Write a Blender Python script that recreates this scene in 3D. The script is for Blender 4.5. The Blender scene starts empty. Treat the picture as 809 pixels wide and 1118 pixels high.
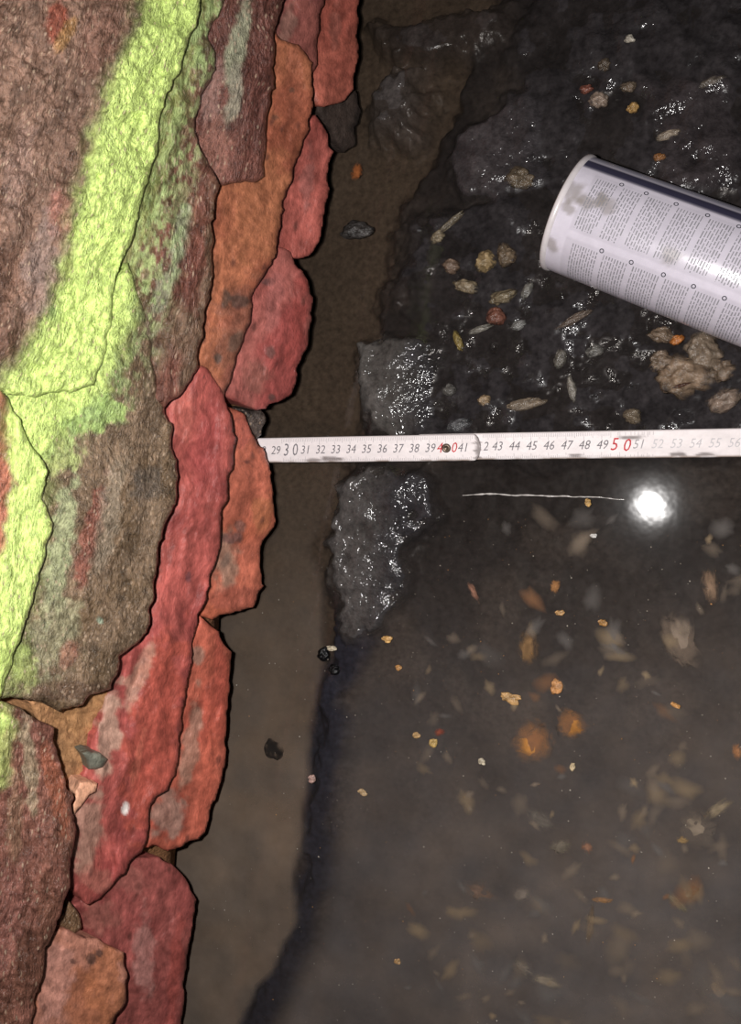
import bpy, bmesh, math, random
import numpy as np
from mathutils import Matrix, Vector

random.seed(7)
SC = bpy.context.scene
COL = SC.collection

# ------------------------------------------------------------------ camera
F_PX = 900.0
CX, CY = 404.5, 559.0
NAD = (738.0, 556.0)          # pixel straight below the lens
H = 0.505                      # lens height over the water, metres
_d = np.array([(NAD[0] - CX) / F_PX, -(NAD[1] - CY) / F_PX, -1.0])
_d /= np.linalg.norm(_d)
_Z = -_d
_X = np.array([1.0, 0, 0]) - _Z[0] * _Z
_X /= np.linalg.norm(_X)
_Y = np.cross(_Z, _X)
ROT = np.array([_X, _Y, _Z])          # camera -> world
EYE = np.array([0.0, 0.0, H])

cam_data = bpy.data.cameras.new('camera')
cam = bpy.data.objects.new('camera', cam_data)
COL.objects.link(cam)
cam_data.sensor_fit = 'VERTICAL'
cam_data.sensor_height = 24.0
cam_data.lens = F_PX / 1118.0 * 24.0
cam_data.clip_start = 0.005
cam_data.clip_end = 50
m4 = Matrix([list(ROT[0]) + [0], list(ROT[1]) + [0], list(ROT[2]) + [H], [0, 0, 0, 1]])
cam.matrix_world = m4
SC.camera = cam

# ------------------------------------------------------------------ world, flash, exposure
w = bpy.data.worlds.new('world')
SC.world = w
w.use_nodes = True
w.node_tree.nodes['Background'].inputs[0].default_value = (0.9, 0.95, 1.0, 1)
w.node_tree.nodes['Background'].inputs[1].default_value = 0.012

fl = bpy.data.lights.new('phone_flash', 'POINT')
fl.energy = 10.5
fl.color = (1.0, 0.97, 0.95)
fl.shadow_soft_size = 0.004
flo = bpy.data.objects.new('phone_flash', fl)
flo.location = (-0.027, 0.006, H)
COL.objects.link(flo)

SC.view_settings.view_transform = 'Standard'
SC.view_settings.look = 'None'
SC.view_settings.exposure = 0.0
SC.view_settings.gamma = 1.0
SC.view_settings.use_curve_mapping = False

# ------------------------------------------------------------------ geometry helpers
def rays(px, py):
    px = np.asarray(px, float); py = np.asarray(py, float)
    c = np.stack([(px - CX) / F_PX, -(py - CY) / F_PX, -np.ones_like(px)], -1)
    d = c @ ROT.T
    return d / np.linalg.norm(d, axis=-1, keepdims=True)

def at(px, py, z=0.0):
    d = rays(px, py)
    t = (z - H) / d[..., 2]
    return EYE + d * t[..., None]

def project(P):
    c = (np.asarray(P, float) - EYE) @ ROT
    return CX + F_PX * c[..., 0] / -c[..., 2], CY - F_PX * c[..., 1] / -c[..., 2]

def lin(c):
    c = np.asarray(c, float) / 255.0
    return np.where(c <= 0.04045, c / 12.92, ((c + 0.055) / 1.055) ** 2.4)

def _hash(ix, iy, seed):
    n = (ix.astype(np.int64) * 374761393 + iy.astype(np.int64) * 668265263 + seed * 974711) & 0x7fffffff
    n = ((n ^ (n >> 13)) * 1274126177) & 0x7fffffff
    return ((n ^ (n >> 16)) & 0xffff) / 65535.0

def vnoise(x, y, seed=0):
    ix = np.floor(x); iy = np.floor(y)
    fx = x - ix; fy = y - iy
    fx = fx * fx * fx * (fx * (fx * 6 - 15) + 10); fy = fy * fy * fy * (fy * (fy * 6 - 15) + 10)
    a = _hash(ix, iy, seed); b = _hash(ix + 1, iy, seed)
    c = _hash(ix, iy + 1, seed); d = _hash(ix + 1, iy + 1, seed)
    return (a * (1 - fx) + b * fx) * (1 - fy) + (c * (1 - fx) + d * fx) * fy

def fbm(x, y, scale, octv=4, seed=0, gain=0.5):
    """about -1..1"""
    s = 0; a = 1; t = 0
    for o in range(octv):
        k = 2.03 ** o / scale
        s = s + a * (vnoise(x * k + 17.3 * o, y * k + 9.1 * o, seed + o * 31) * 2 - 1)
        t += a; a *= gain
    return s / t * 1.6

def smooth(a, b, x):
    t = np.clip((x - a) / (b - a), 0, 1)
    return t * t * (3 - 2 * t)

def seg_near(x, y, poly, closed=True):
    """distance to a polyline and the nearest point on it"""
    P = np.asarray(poly, float)
    Q = np.roll(P, -1, 0) if closed else P[1:]
    A = P if closed else P[:-1]
    best = np.full(x.shape, 1e18); bx = np.zeros_like(x); by = np.zeros_like(y)
    for (ax, ay), (qx, qy) in zip(A, Q):
        ex, ey = qx - ax, qy - ay
        L = ex * ex + ey * ey + 1e-12
        t = np.clip(((x - ax) * ex + (y - ay) * ey) / L, 0, 1)
        cx = ax + t * ex; cy = ay + t * ey
        dd = (x - cx) ** 2 + (y - cy) ** 2
        m = dd < best
        best = np.where(m, dd, best); bx = np.where(m, cx, bx); by = np.where(m, cy, by)
    return np.sqrt(best), bx, by

def inside(x, y, poly):
    P = np.asarray(poly, float)
    r = np.zeros(x.shape, bool)
    for (ax, ay), (bx, by) in zip(P, np.roll(P, -1, 0)):
        if ay == by:
            continue
        c = ((ay > y) != (by > y)) & (x < (bx - ax) * (y - ay) / (by - ay) + ax)
        r ^= c
    return r

def sdist(x, y, poly):
    d, _, _ = seg_near(x, y, poly)
    return np.where(inside(x, y, poly), d, -d)

def mesh_np(name, V, Fq, mat, cols=None, smooth_shade=True, extra=None):
    me = bpy.data.meshes.new(name)
    V = np.asarray(V, np.float32); Fq = np.asarray(Fq, np.int32)
    me.vertices.add(len(V)); me.vertices.foreach_set('co', V.ravel())
    k = Fq.shape[1]
    me.loops.add(Fq.size); me.loops.foreach_set('vertex_index', Fq.ravel())
    me.polygons.add(len(Fq))
    me.polygons.foreach_set('loop_start', np.arange(0, Fq.size, k, dtype=np.int32))
    me.polygons.foreach_set('loop_total', np.full(len(Fq), k, np.int32))
    me.update(calc_edges=True)
    me.validate()
    me.polygons.foreach_set('use_smooth', np.full(len(me.polygons), smooth_shade, bool))
    if cols is not None:
        a = me.color_attributes.new('Col', 'FLOAT_COLOR', 'POINT')
        c4 = np.ones((len(V), 4), np.float32); c4[:, :3] = cols
        a.data.foreach_set('color', c4.ravel())
    for nm, val in (extra or {}).items():
        a = me.attributes.new(nm, 'FLOAT', 'POINT')
        a.data.foreach_set('value', np.asarray(val, np.float32).ravel())
    if mat:
        me.materials.append(mat)
    return me

def link(name, me, parent=None):
    o = bpy.data.objects.new(name, me)
    COL.objects.link(o)
    if parent:
        o.parent = parent
    return o

def empty(name, M=None):
    o = bpy.data.objects.new(name, None)
    o.empty_display_size = 0.02
    COL.objects.link(o)
    if M is not None:
        o.matrix_world = M
    return o

def tag(o, label, cat, group=None, kind=None):
    o['label'] = label
    o['category'] = cat
    if group:
        o['group'] = group
    if kind:
        o['kind'] = kind
    return o

# ------------------------------------------------------------------ materials
def mat_new(name):
    m = bpy.data.materials.new(name)
    m.use_nodes = True
    nt = m.node_tree
    b = nt.nodes['Principled BSDF']
    return m, nt, b

def N(nt, t, **kw):
    n = nt.nodes.new(t)
    for k, v in kw.items():
        setattr(n, k, v)
    return n

def attr_mat(name, rough=0.5, spec=0.4, bumps=((700, 0.0012, 0.7),), var=0.35, var_scale=350.0, grit=False, speck=0.0, bedded=False, detail=5, pits=0.0):
    """colour from the mesh, broken up by procedural grain and relief"""
    m, nt, b = mat_new(name)
    L = nt.links
    if bedded:
        co_out = N(nt, 'ShaderNodeAttribute', attribute_name='grain').outputs['Vector']
    else:
        co_out = N(nt, 'ShaderNodeTexCoord').outputs['Object']
    a = N(nt, 'ShaderNodeAttribute', attribute_name='Col')
    nz = N(nt, 'ShaderNodeTexNoise'); nz.inputs['Scale'].default_value = var_scale
    nz.inputs['Detail'].default_value = 6; nz.inputs['Roughness'].default_value = 0.65
    L.new(co_out, nz.inputs['Vector'])
    mr = N(nt, 'ShaderNodeMapRange')
    mr.inputs[1].default_value = 0.3; mr.inputs[2].default_value = 0.7
    mr.inputs[3].default_value = 1 - var; mr.inputs[4].default_value = 1 + var
    L.new(nz.outputs['Fac'], mr.inputs[0])
    mx = N(nt, 'ShaderNodeVectorMath', operation='SCALE')
    L.new(a.outputs['Color'], mx.inputs[0]); L.new(mr.outputs[0], mx.inputs[3])
    out = mx.outputs[0]
    if speck:
        sp = N(nt, 'ShaderNodeTexVoronoi'); sp.inputs['Scale'].default_value = 330
        L.new(co_out, sp.inputs['Vector'])
        s2 = N(nt, 'ShaderNodeMapRange'); s2.inputs[1].default_value = 0.12; s2.inputs[2].default_value = 0.25
        s2.inputs[3].default_value = speck; s2.inputs[4].default_value = 0
        L.new(sp.outputs['Distance'], s2.inputs[0])
        mm = N(nt, 'ShaderNodeMix', data_type='RGBA')
        L.new(s2.outputs[0], mm.inputs[0]); L.new(out, mm.inputs[6])
        mm.inputs[7].default_value = (*lin((190, 165, 140)), 1)
        out = mm.outputs[2]
    if pits:
        sp = N(nt, 'ShaderNodeTexVoronoi'); sp.inputs['Scale'].default_value = 130; sp.inputs['Randomness'].default_value = 1
        L.new(co_out, sp.inputs['Vector'])
        wv = N(nt, 'ShaderNodeSeparateColor'); L.new(sp.outputs['Color'], wv.inputs[0])
        gt = N(nt, 'ShaderNodeMath', operation='GREATER_THAN'); gt.inputs[1].default_value = .62; L.new(wv.outputs[0], gt.inputs[0])
        s2 = N(nt, 'ShaderNodeMapRange'); s2.inputs[1].default_value = 0.10; s2.inputs[2].default_value = 0.24
        s2.inputs[3].default_value = pits; s2.inputs[4].default_value = 0
        L.new(sp.outputs['Distance'], s2.inputs[0])
        ml = N(nt, 'ShaderNodeMath', operation='MULTIPLY'); L.new(s2.outputs[0], ml.inputs[0]); L.new(gt.outputs[0], ml.inputs[1])
        mm = N(nt, 'ShaderNodeMix', data_type='RGBA')
        L.new(ml.outputs[0], mm.inputs[0]); L.new(out, mm.inputs[6])
        mm.inputs[7].default_value = (*lin((84, 54, 48)), 1)
        out = mm.outputs[2]
    L.new(out, b.inputs['Base Color'])
    b.inputs['Roughness'].default_value = rough
    b.inputs['Specular IOR Level'].default_value = spec
    prev = None
    for sc_, dist, st in bumps:
        t = N(nt, 'ShaderNodeTexNoise'); t.inputs['Scale'].default_value = sc_
        t.inputs['Detail'].default_value = detail; t.inputs['Roughness'].default_value = 0.6
        L.new(co_out, t.inputs['Vector'])
        bp = N(nt, 'ShaderNodeBump'); bp.inputs['Distance'].default_value = dist; bp.inputs['Strength'].default_value = st
        L.new(t.outputs['Fac'], bp.inputs['Height'])
        if prev:
            L.new(prev.outputs[0], bp.inputs['Normal'])
        prev = bp
        if grit:
            g = N(nt, 'ShaderNodeAttribute', attribute_name='grit')
            L.new(g.outputs['Fac'], bp.inputs['Strength'])
    if prev:
        L.new(prev.outputs[0], b.inputs['Normal'])
    if grit:
        g = N(nt, 'ShaderNodeAttribute', attribute_name='grit')
        r = N(nt, 'ShaderNodeMapRange'); r.inputs[3].default_value = rough; r.inputs[4].default_value = 0.10
        L.new(g.outputs['Fac'], r.inputs[0]); L.new(r.outputs[0], b.inputs['Roughness'])
        r2 = N(nt, 'ShaderNodeMapRange'); r2.inputs[3].default_value = 0.0; r2.inputs[4].default_value = 0.42
        L.new(g.outputs['Fac'], r2.inputs[0]); L.new(r2.outputs[0], b.inputs['Specular IOR Level'])
    return m

def plain(name, c, rough=0.5, spec=0.4, bump=None, var=0.0, metallic=0.0):
    m, nt, b = mat_new(name)
    L = nt.links
    b.inputs['Base Color'].default_value = (*lin(c), 1)
    b.inputs['Roughness'].default_value = rough
    b.inputs['Specular IOR Level'].default_value = spec
    b.inputs['Metallic'].default_value = metallic
    if var or bump:
        co = N(nt, 'ShaderNodeTexCoord')
        t = N(nt, 'ShaderNodeTexNoise'); t.inputs['Scale'].default_value = bump[0] if bump else 300
        t.inputs['Detail'].default_value = 5
        L.new(co.outputs['Object'], t.inputs['Vector'])
        if var:
            cr = N(nt, 'ShaderNodeMapRange'); cr.inputs[1].default_value = .3; cr.inputs[2].default_value = .7
            cr.inputs[3].default_value = 1 - var; cr.inputs[4].default_value = 1 + var
            L.new(t.outputs['Fac'], cr.inputs[0])
            v = N(nt, 'ShaderNodeVectorMath', operation='SCALE'); v.inputs[0].default_value = tuple(lin(c))
            L.new(cr.outputs[0], v.inputs[3]); L.new(v.outputs[0], b.inputs['Base Color'])
        if bump:
            bp = N(nt, 'ShaderNodeBump'); bp.inputs['Distance'].default_value = bump[1]; bp.inputs['Strength'].default_value = bump[2]
            L.new(t.outputs['Fac'], bp.inputs['Height']); L.new(bp.outputs[0], b.inputs['Normal'])
    return m

M_STONE = attr_mat('wet_rubble_stone', 0.25, 0.5, ((200, 0.0030, 0.5), (800, 0.0016, 0.85)), 0.58, 420, speck=0.6, bedded=True)
M_BRICK = attr_mat('old_red_brick', 0.45, 0.35, ((180, 0.0024, 0.5), (800, 0.0010, 0.6)), 0.36, 300, bedded=True, pits=0.6)
M_MORTAR = attr_mat('crumbling_mortar', 0.7, 0.25, ((300, 0.004, 0.7), (900, 0.001, 0.6)), 0.3, 350)
M_MORTAR_B = attr_mat('squeezed_mortar', 0.7, 0.25, ((300, 0.003, 0.7), (900, 0.001, 0.6)), 0.3, 350, bedded=True)
M_MUD = attr_mat('wet_black_mud', 0.5, 0.5, ((330, 0.0011, 0.9),), 0.45, 260, grit=True, detail=2.0)
M_SCRAP = attr_mat('sodden_scrap', 0.22, 0.5, ((300, 0.003, 0.6),), 0.45, 220)
_nt = M_SCRAP.node_tree
_d = N(_nt, 'ShaderNodeAttribute', attribute_name='dens')
_nt.links.new(_d.outputs['Fac'], _nt.nodes['Principled BSDF'].inputs['Alpha'])

# ------------------------------------------------------------------ wall frame
ZB = 0.040
WA = at(388, 60, ZB); WB = at(205, 1050, ZB)
WT = (WA - WB) / np.linalg.norm(WA - WB)               # along the wall, up the picture
WIN = np.cross(np.array([0, 0, 1.0]), WT)                  # horizontal, into the wall
if WIN[0] > 0:
    WIN = -WIN
WUP = np.array([0, 0, 1.0]) + 0.35 * WIN
WUP /= np.linalg.norm(WUP)
WN = np.cross(WT, WUP)
if WN[0] < 0:
    WN = -WN
LAYER = 0.0150

def on_wall(px, py, layer):
    d = rays(px, py)
    p0 = WB + WN * (layer * LAYER)
    t = ((p0 - EYE) @ WN) / (d @ WN)
    return EYE + d * t[..., None], d

# ---- fluorescent survey paint: where it was sprayed
def paint_amount(x, y):
    jx = x + fbm(x, y, 16, 3, 501) * 5; jy = y + fbm(x, y, 16, 3, 502) * 5
    def stripe(pts, soft):
        P = np.array(pts, float)
        out = np.zeros_like(x)
        for (ax, ay, aw), (bx, by, bw) in zip(P[:-1], P[1:]):
            ex, ey = bx - ax, by - ay
            t = np.clip(((jx - ax) * ex + (jy - ay) * ey) / (ex * ex + ey * ey), 0, 1)
            dd = np.hypot(jx - ax - t * ex, jy - ay - t * ey)
            ww = aw + (bw - aw) * t
            out = np.maximum(out, 1 - smooth(0, soft, dd - ww))
        return out
    a = stripe([(205, -60, 20), (186, 40, 22), (160, 110, 27), (138, 190, 28), (118, 270, 26), (100, 350, 28), (72, 405, 30), (30, 450, 26)], 36)
    b = stripe([(30, 455, 16), (38, 540, 16), (24, 620, 20), (8, 690, 22), (-20, 780, 22)], 16)
    c = stripe([(-30, 800, 22), (2, 800, 12), (0, 850, 4)], 14) * 0.6
    return a, b, c

PAINT = lin((204, 226, 130))
PAINT_PALE = lin((172, 196, 130))

def stone(name, poly, layer, base, alt, mat, parent, seed, patches=(), paint=(0, 0, 0), mist=0.0,
          streak=0.0, bulge=0.005, edge=6, drop=0.0035, rough=1.0, step=1.9, deep=0.05, tilt=0.18, alt_scale=42, label=None):
    P = np.asarray(poly, float)
    pts = []
    for a, b in zip(P, np.roll(P, -1, 0)):
        n = max(1, int(np.hypot(*(b - a)) / 5))
        for i in range(n):
            pts.append(a + (b - a) * i / n)
    pts = np.array(pts)
    jx = fbm(pts[:, 0], pts[:, 1], 13, 3, 71) * 2.6; jy = fbm(pts[:, 0], pts[:, 1], 13, 3, 72) * 2.6
    pts = pts + np.stack([jx, jy], -1)
    x0, y0 = pts.min(0) - step; x1, y1 = pts.max(0) + step
    gx = np.arange(x0, x1 + step, step); gy = np.arange(y0, y1 + step, step)
    X, Y = np.meshgrid(gx, gy)
    ins = inside(X, Y, pts)
    keep = ins[:-1, :-1] | ins[1:, :-1] | ins[:-1, 1:] | ins[1:, 1:]
    used = np.zeros(X.shape, bool)
    for sy in (0, 1):
        for sx in (0, 1):
            used[sy:sy + keep.shape[0], sx:sx + keep.shape[1]] |= keep
    idx = np.full(X.shape, -1); idx[used] = np.arange(used.sum())
    xs = X[used]; ys = Y[used]; inn = ins[used]
    dist, bx, by = seg_near(xs, ys, pts)
    dist = np.where(inn, dist, 0)
    xs = np.where(inn, xs, bx); ys = np.where(inn, ys, by)
    cy, cx_ = np.nonzero(keep)
    F = np.stack([idx[cy, cx_], idx[cy + 1, cx_], idx[cy + 1, cx_ + 1], idx[cy, cx_ + 1]], -1)
    # relief in metres, towards the viewer
    u = np.clip(dist / edge, 0, 1)
    prof = -drop * (1 - np.sqrt(np.clip(1 - (1 - u) ** 2, 0, 1)))
    ca, sa = math.cos(tilt), math.sin(tilt)
    al = -xs * sa + ys * ca; ac = xs * ca + ys * sa           # along / across the bedding
    warp = fbm(xs, ys, 60, 3, seed + 5) * 10
    big = fbm(xs, ys, 95, 3, seed) * bulge
    st = fbm(ac + warp, al * 0.16, 9, 4, seed + 9)
    led = fbm(ac + warp, al * 0.22, 26, 3, seed + 3)
    ledge = np.round(led * 2.2) / 2.2 * 0.5 + led * 0.5
    rid = (1 - np.abs(fbm(xs, ys, 20, 4, seed + 21))) - 0.6
    fine = fbm(xs, ys, 6, 3, seed + 33)
    h = prof + big + streak * (st * 0.0012 + ledge * 0.0034) + rough * (rid * 0.0009 + fine * 0.0006)
    h = h + dist * 0
    pos, d = on_wall(xs, ys, layer)
    pos = pos - d * h[:, None]
    # colour
    base = lin(base); alt = lin(alt)
    k = smooth(-0.25, 0.55, fbm(ac + warp * .6, al * (1 - 0.6 * min(streak, 1)), alt_scale, 4, seed + 50))[:, None]
    c = base * (1 - k) + alt * k
    k2 = (1 + 0.34 * fbm(ac, al * 0.4, 12, 4, seed + 61))[:, None]
    c = c * np.clip(k2, 0.5, 1.6)
    for (qx, qy, rx, ry, ang, pc, stg) in patches:
        t = math.radians(ang)
        ex = (xs - qx) * math.cos(t) + (ys - qy) * math.sin(t)
        ey = -(xs - qx) * math.sin(t) + (ys - qy) * math.cos(t)
        q = np.hypot(ex / rx, ey / ry) + fbm(xs, ys, 12, 4, seed + 77) * 0.35
        mk = (1 - smooth(0.65, 1.1, q))[:, None] * stg
        pc_ = lin(pc) * np.clip(1 + 0.2 * fbm(xs, ys, 8, 3, seed + 88), .6, 1.5)[:, None]
        c = c * (1 - mk) + pc_ * mk
    if max(paint) > 0 or mist > 0:
        a, b, e = paint_amount(xs, ys)
        pm = np.clip(a * paint[0] + b * paint[1] + e * paint[2], 0, 1)
        hole = smooth(-0.75, 0.1, fbm(ac, al * 0.5, 9, 4, seed + 91) + pm * 1.1 - 0.25)
        pm2 = np.clip(pm * (0.35 + 0.65 * hole), 0, 1)[:, None]
        pal = lin((112, 150, 78)) * (1 - pm2) + PAINT * pm2
        c = c * (1 - pm2) + pal * pm2
        if mist > 0:
            # overspray drifting to the right of the stripe
            a2, _, _ = paint_amount(xs - 14, ys)
            a3, _, _ = paint_amount(xs - 30, ys)
            mm = np.clip(np.maximum(a2 * .8, 0.5 * a3) * mist, 0, 1) * smooth(-0.3, 0.4, fbm(ac, al * .5, 4.5, 4, seed + 95))
            mm = mm[:, None] * (1 - pm2)
            c = c * (1 - mm) + PAINT_PALE * mm
    if mat is M_BRICK:
        c = c * (1.5 if layer < .5 else 1.36)
    lum = (c @ np.array([.3, .55, .15]))[:, None]
    c = c + (lum - c) * (0.19 if mat is M_BRICK else 0.12) * (1 - np.minimum(1, np.maximum(0, c[:, 1:2] / c[:, 0:1] - .9) * 4))
    # skirt running back into the wall
    E = np.concatenate([F[:, [0, 1]], F[:, [1, 2]], F[:, [2, 3]], F[:, [3, 0]]])
    key = np.sort(E, 1); code = key[:, 0].astype(np.int64) * len(xs) + key[:, 1]
    _, inv, cnt = np.unique(code, return_inverse=True, return_counts=True)
    Eb = E[cnt[inv] == 1]
    bv = np.unique(Eb)
    off = np.full(len(xs), -1); nv = len(xs)
    back = WIN * deep + np.array([0, 0, -0.004])
    cen = pos.mean(0)
    V = [pos]; C = [c]
    for kstep, f in enumerate((0.35, 1.0)):
        V.append(pos[bv] + back * f + (cen - pos[bv]) * 0.05 * f); C.append(c[bv] * 0.9)
    m1 = np.full(len(xs), -1); m1[bv] = np.arange(len(bv)) + nv
    m2 = np.full(len(xs), -1); m2[bv] = np.arange(len(bv)) + nv + len(bv)
    S1 = np.stack([Eb[:, 1], Eb[:, 0], m1[Eb[:, 0]], m1[Eb[:, 1]]], -1)
    S2 = np.stack([m1[Eb[:, 1]], m1[Eb[:, 0]], m2[Eb[:, 0]], m2[Eb[:, 1]]], -1)
    me = mesh_np(name, np.concatenate(V), np.concatenate([F, S1, S2]), mat, np.concatenate(C))
    gr = np.stack([(ac + warp * .5) * 0.0005, al * 0.0005 * (0.70 - 0.38 * min(streak, 1)), h * 0.6 + seed * 0.1], -1)
    gr = np.concatenate([gr, gr[bv] + [0, 0, .01], gr[bv] + [0, 0, .03]]).astype(np.float32)
    at_ = me.attributes.new('grain', 'FLOAT_VECTOR', 'POINT'); at_.data.foreach_set('vector', gr.ravel())
    o = link(name, me, parent)
    if label:
        o['label'] = label
    return o

# ------------------------------------------------------------------ wall_left: mortar core with its undercut
def build_core():
    s = np.linspace(-1.1, 1.1, 221); hh = np.linspace(0.0, 0.62, 63)
    S, Hh = np.meshgrid(s, hh)
    mid = (WA + WB) / 2
    p = mid + WT * S[..., None] + WUP * Hh[..., None] + WN * (-2.0 * LAYER)
    b = fbm(S * 1000, Hh * 1000, 30, 4, 900) * 0.003
    p = p + WN * b[..., None]
    V = [p.reshape(-1, 3)]; ny, nx = S.shape
    i = np.arange(ny * nx).reshape(ny, nx)
    F = [np.stack([i[:-1, :-1], i[:-1, 1:], i[1:, 1:], i[1:, :-1]], -1).reshape(-1, 4)]
    base = ny * nx
    # underside of the overhang, back of the cavity, then down to the bed
    low = p[0]
    rows = [low + WIN * 0.06 + [0, 0, 0.035], low + WIN * 0.33 + [0, 0, 0.05], low * [1, 1, 0] + WIN * 0.36 + [0, 0, -0.06],
            low * [1, 1, 0] + WIN * 0.62 + [0, 0, -0.06], p[-1] + WIN * 0.42]
    prev = i[0]
    for r in rows:
        V.append(r); cur = np.arange(nx) + base; base += nx
        F.append(np.stack([prev[1:], prev[:-1], cur[:-1], cur[1:]], -1)); prev = cur
    F.append(np.stack([prev[1:], prev[:-1], i[-1][:-1], i[-1][1:]], -1))
    V = np.concatenate(V); F = np.concatenate(F)
    n = fbm(V[:, 1] * 1000, V[:, 2] * 1000, 40, 4, 910)
    k = smooth(-.5, .5, n)[:, None]
    c = lin((120, 82, 58)) * (1 - k) + lin((150, 108, 70)) * k
    me = mesh_np('wall_left', V, F, M_MORTAR, c)
    o = link('wall_left', me)
    o['kind'] = 'structure'; o['label'] = 'undercut rubble and brick wall with green survey paint'
    return o

WALL = build_core()

lineA = [(219, 0), (213, 30), (198, 69), (190, 94), (177, 119), (171, 163), (157, 208), (148, 247), (136, 280), (124, 320), (121, 350), (116, 389), (101, 421)]
edge5 = [(0, 426), (10, 433), (22, 458), (30, 478), (42, 495), (51, 515), (47, 545), (57, 572), (49, 609), (35, 654), (20, 703), (7, 738), (2, 762)]
edge18 = [(0, 767), (22, 772), (47, 789), (59, 794), (58, 809), (67, 839), (79, 873), (82, 913), (78, 938), (74, 972), (62, 1009), (49, 1036), (47, 1066), (37, 1096), (35, 1118), (30, 1190)]
edge4 = [(178, 446), (188, 470), (187, 487), (194, 502), (192, 540), (190, 550), (176, 584), (171, 619), (166, 659), (161, 691), (148, 703), (131, 715), (130, 738), (119, 750), (99, 757), (84, 772), (64, 775), (45, 767), (10, 762)]

# upper stones
stone('stone', [(-150, -80), (224, -80)] + lineA + [(84, 428), (40, 432), (4, 428), (-150, 424)], 3.2, (134, 102, 84), (108, 78, 62), M_STONE, WALL, 11,
      patches=[(62, 20, 14, 26, 20, (150, 70, 48), .8), (72, 38, 8, 22, 25, (160, 115, 60), .8), (68, 232, 16, 34, 10, (165, 108, 92), .7), (112, 40, 26, 45, 15, (128, 88, 72), .6), (63, 346, 8, 13, -25, (84, 112, 100), .95),
               (45, 290, 22, 60, 5, (150, 128, 118), .5), (20, 180, 18, 60, 10, (150, 118, 104), .5)],
      paint=(1, 0, 0), streak=0.7, bulge=0.007, rough=1.9, tilt=0.3, label='large rough brown stone under the green stripe')
stone('stone', [(224, -80), (262, -80), (247, 0), (228, 42), (237, 55), (236, 75), (220, 105), (212, 131), (216, 158), (225, 173), (238, 203), (232, 242), (234, 300), (225, 340), (218, 374), (213, 391), (215, 403), (200, 425), (178, 446), (165, 427), (153, 392), (150, 345), (128, 330), (120, 300), (130, 240), (160, 150), (180, 90), (205, 20)],
      2.3, (116, 72, 58), (112, 86, 66), M_STONE, WALL, 23,
      patches=[(196, 262, 10, 52, 12, (152, 158, 124), .9), (178, 318, 9, 30, 15, (150, 160, 126), .85), (160, 372, 12, 22, 0, (140, 130, 104), .6), (214, 280, 13, 66, 5, (122, 70, 56), .7), (176, 330, 10, 60, 8, (112, 84, 66), .4)],
      paint=(.45, 0, 0), mist=1.0, streak=1.1, rough=1.4, tilt=0.2, label='purple-brown stone speckled with green overspray')
stone('stone', [(262, -80), (316, -80), (308, 0), (299, 32), (299, 90), (292, 135), (286, 190), (279, 199), (250, 200), (237, 204), (222, 180), (210, 150), (206, 120), (216, 100), (228, 75), (226, 55), (222, 42), (240, 0)],
      1.7, (126, 78, 66), (104, 64, 54), M_STONE, WALL, 37,
      patches=[(262, 40, 12, 60, 12, (146, 146, 118), .9), (256, 105, 9, 40, 8, (150, 142, 120), .85), (232, 100, 12, 34, 10, (156, 116, 104), .7), (236, 165, 18, 34, 0, (150, 100, 84), .7), (284, 80, 16, 90, 5, (116, 68, 58), .6)],
      streak=0.6, rough=0.6, tilt=0.16, label='smooth plum-coloured stone with pale green bands')
stone('stone', [(140, 285), (160, 345), (166, 400), (178, 446)] + edge4[1:] + [(-12, 768), (-14, 740), (0, 690), (20, 620), (30, 560), (26, 500), (6, 460), (-6, 430), (30, 415), (90, 405), (105, 380), (112, 330)],
      2.6, (128, 104, 80), (108, 86, 62), M_STONE, WALL, 41,
      patches=[(98, 590, 12, 70, 14, (140, 82, 66), .85), (66, 600, 14, 90, 8, (166, 172, 128), .85), (120, 560, 14, 80, 12, (150, 134, 112), .6), (62, 490, 30, 30, 0, (176, 190, 116), .7), (90, 450, 50, 26, 0, (160, 190, 110), .75), (110, 410, 10, 20, 10, (180, 160, 110), .6),
               (60, 690, 30, 60, 10, (158, 156, 118), .6), (75, 715, 10, 22, 30, (150, 92, 74), .7), (80, 755, 60, 12, 0, (110, 84, 66), .7), (160, 525, 20, 24, 0, (80, 76, 72), .5), (109, 678, 5, 5, 0, (150, 164, 140), .9), (26, 730, 16, 34, 0, (170, 184, 110), .6)],
      paint=(1, .3, 0), mist=.9, streak=0.4, rough=1.2, tilt=0.13, label='broad olive-brown gritty stone')
stone('stone', [(-150, 426)] + edge5 + [(-4, 772), (-150, 775)], 3.4, (176, 106, 78), (160, 94, 70), M_STONE, WALL, 53,
      paint=(.3, 1, .4), streak=0.8, rough=0.8, tilt=0.12, label='stone coated in bright yellow-green paint')
stone('stone', [(-150, 770)] + edge18 + [(-150, 1190)], 3.3, (144, 92, 76), (118, 76, 60), M_STONE, WALL, 67,
      patches=[(32, 830, 9, 60, -6, (166, 150, 118), .7), (60, 860, 10, 50, -12, (170, 96, 66), .7), (10, 1000, 16, 90, 8, (150, 96, 84), .6), (16, 900, 10, 60, 0, (160, 126, 96), .5), (50, 980, 10, 40, 0, (120, 78, 60), .6)],
      paint=(0, .6, 1), mist=.0, streak=0.8, rough=1.7, tilt=0.08, label='long pinkish-brown stone at the lower corner')

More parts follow.
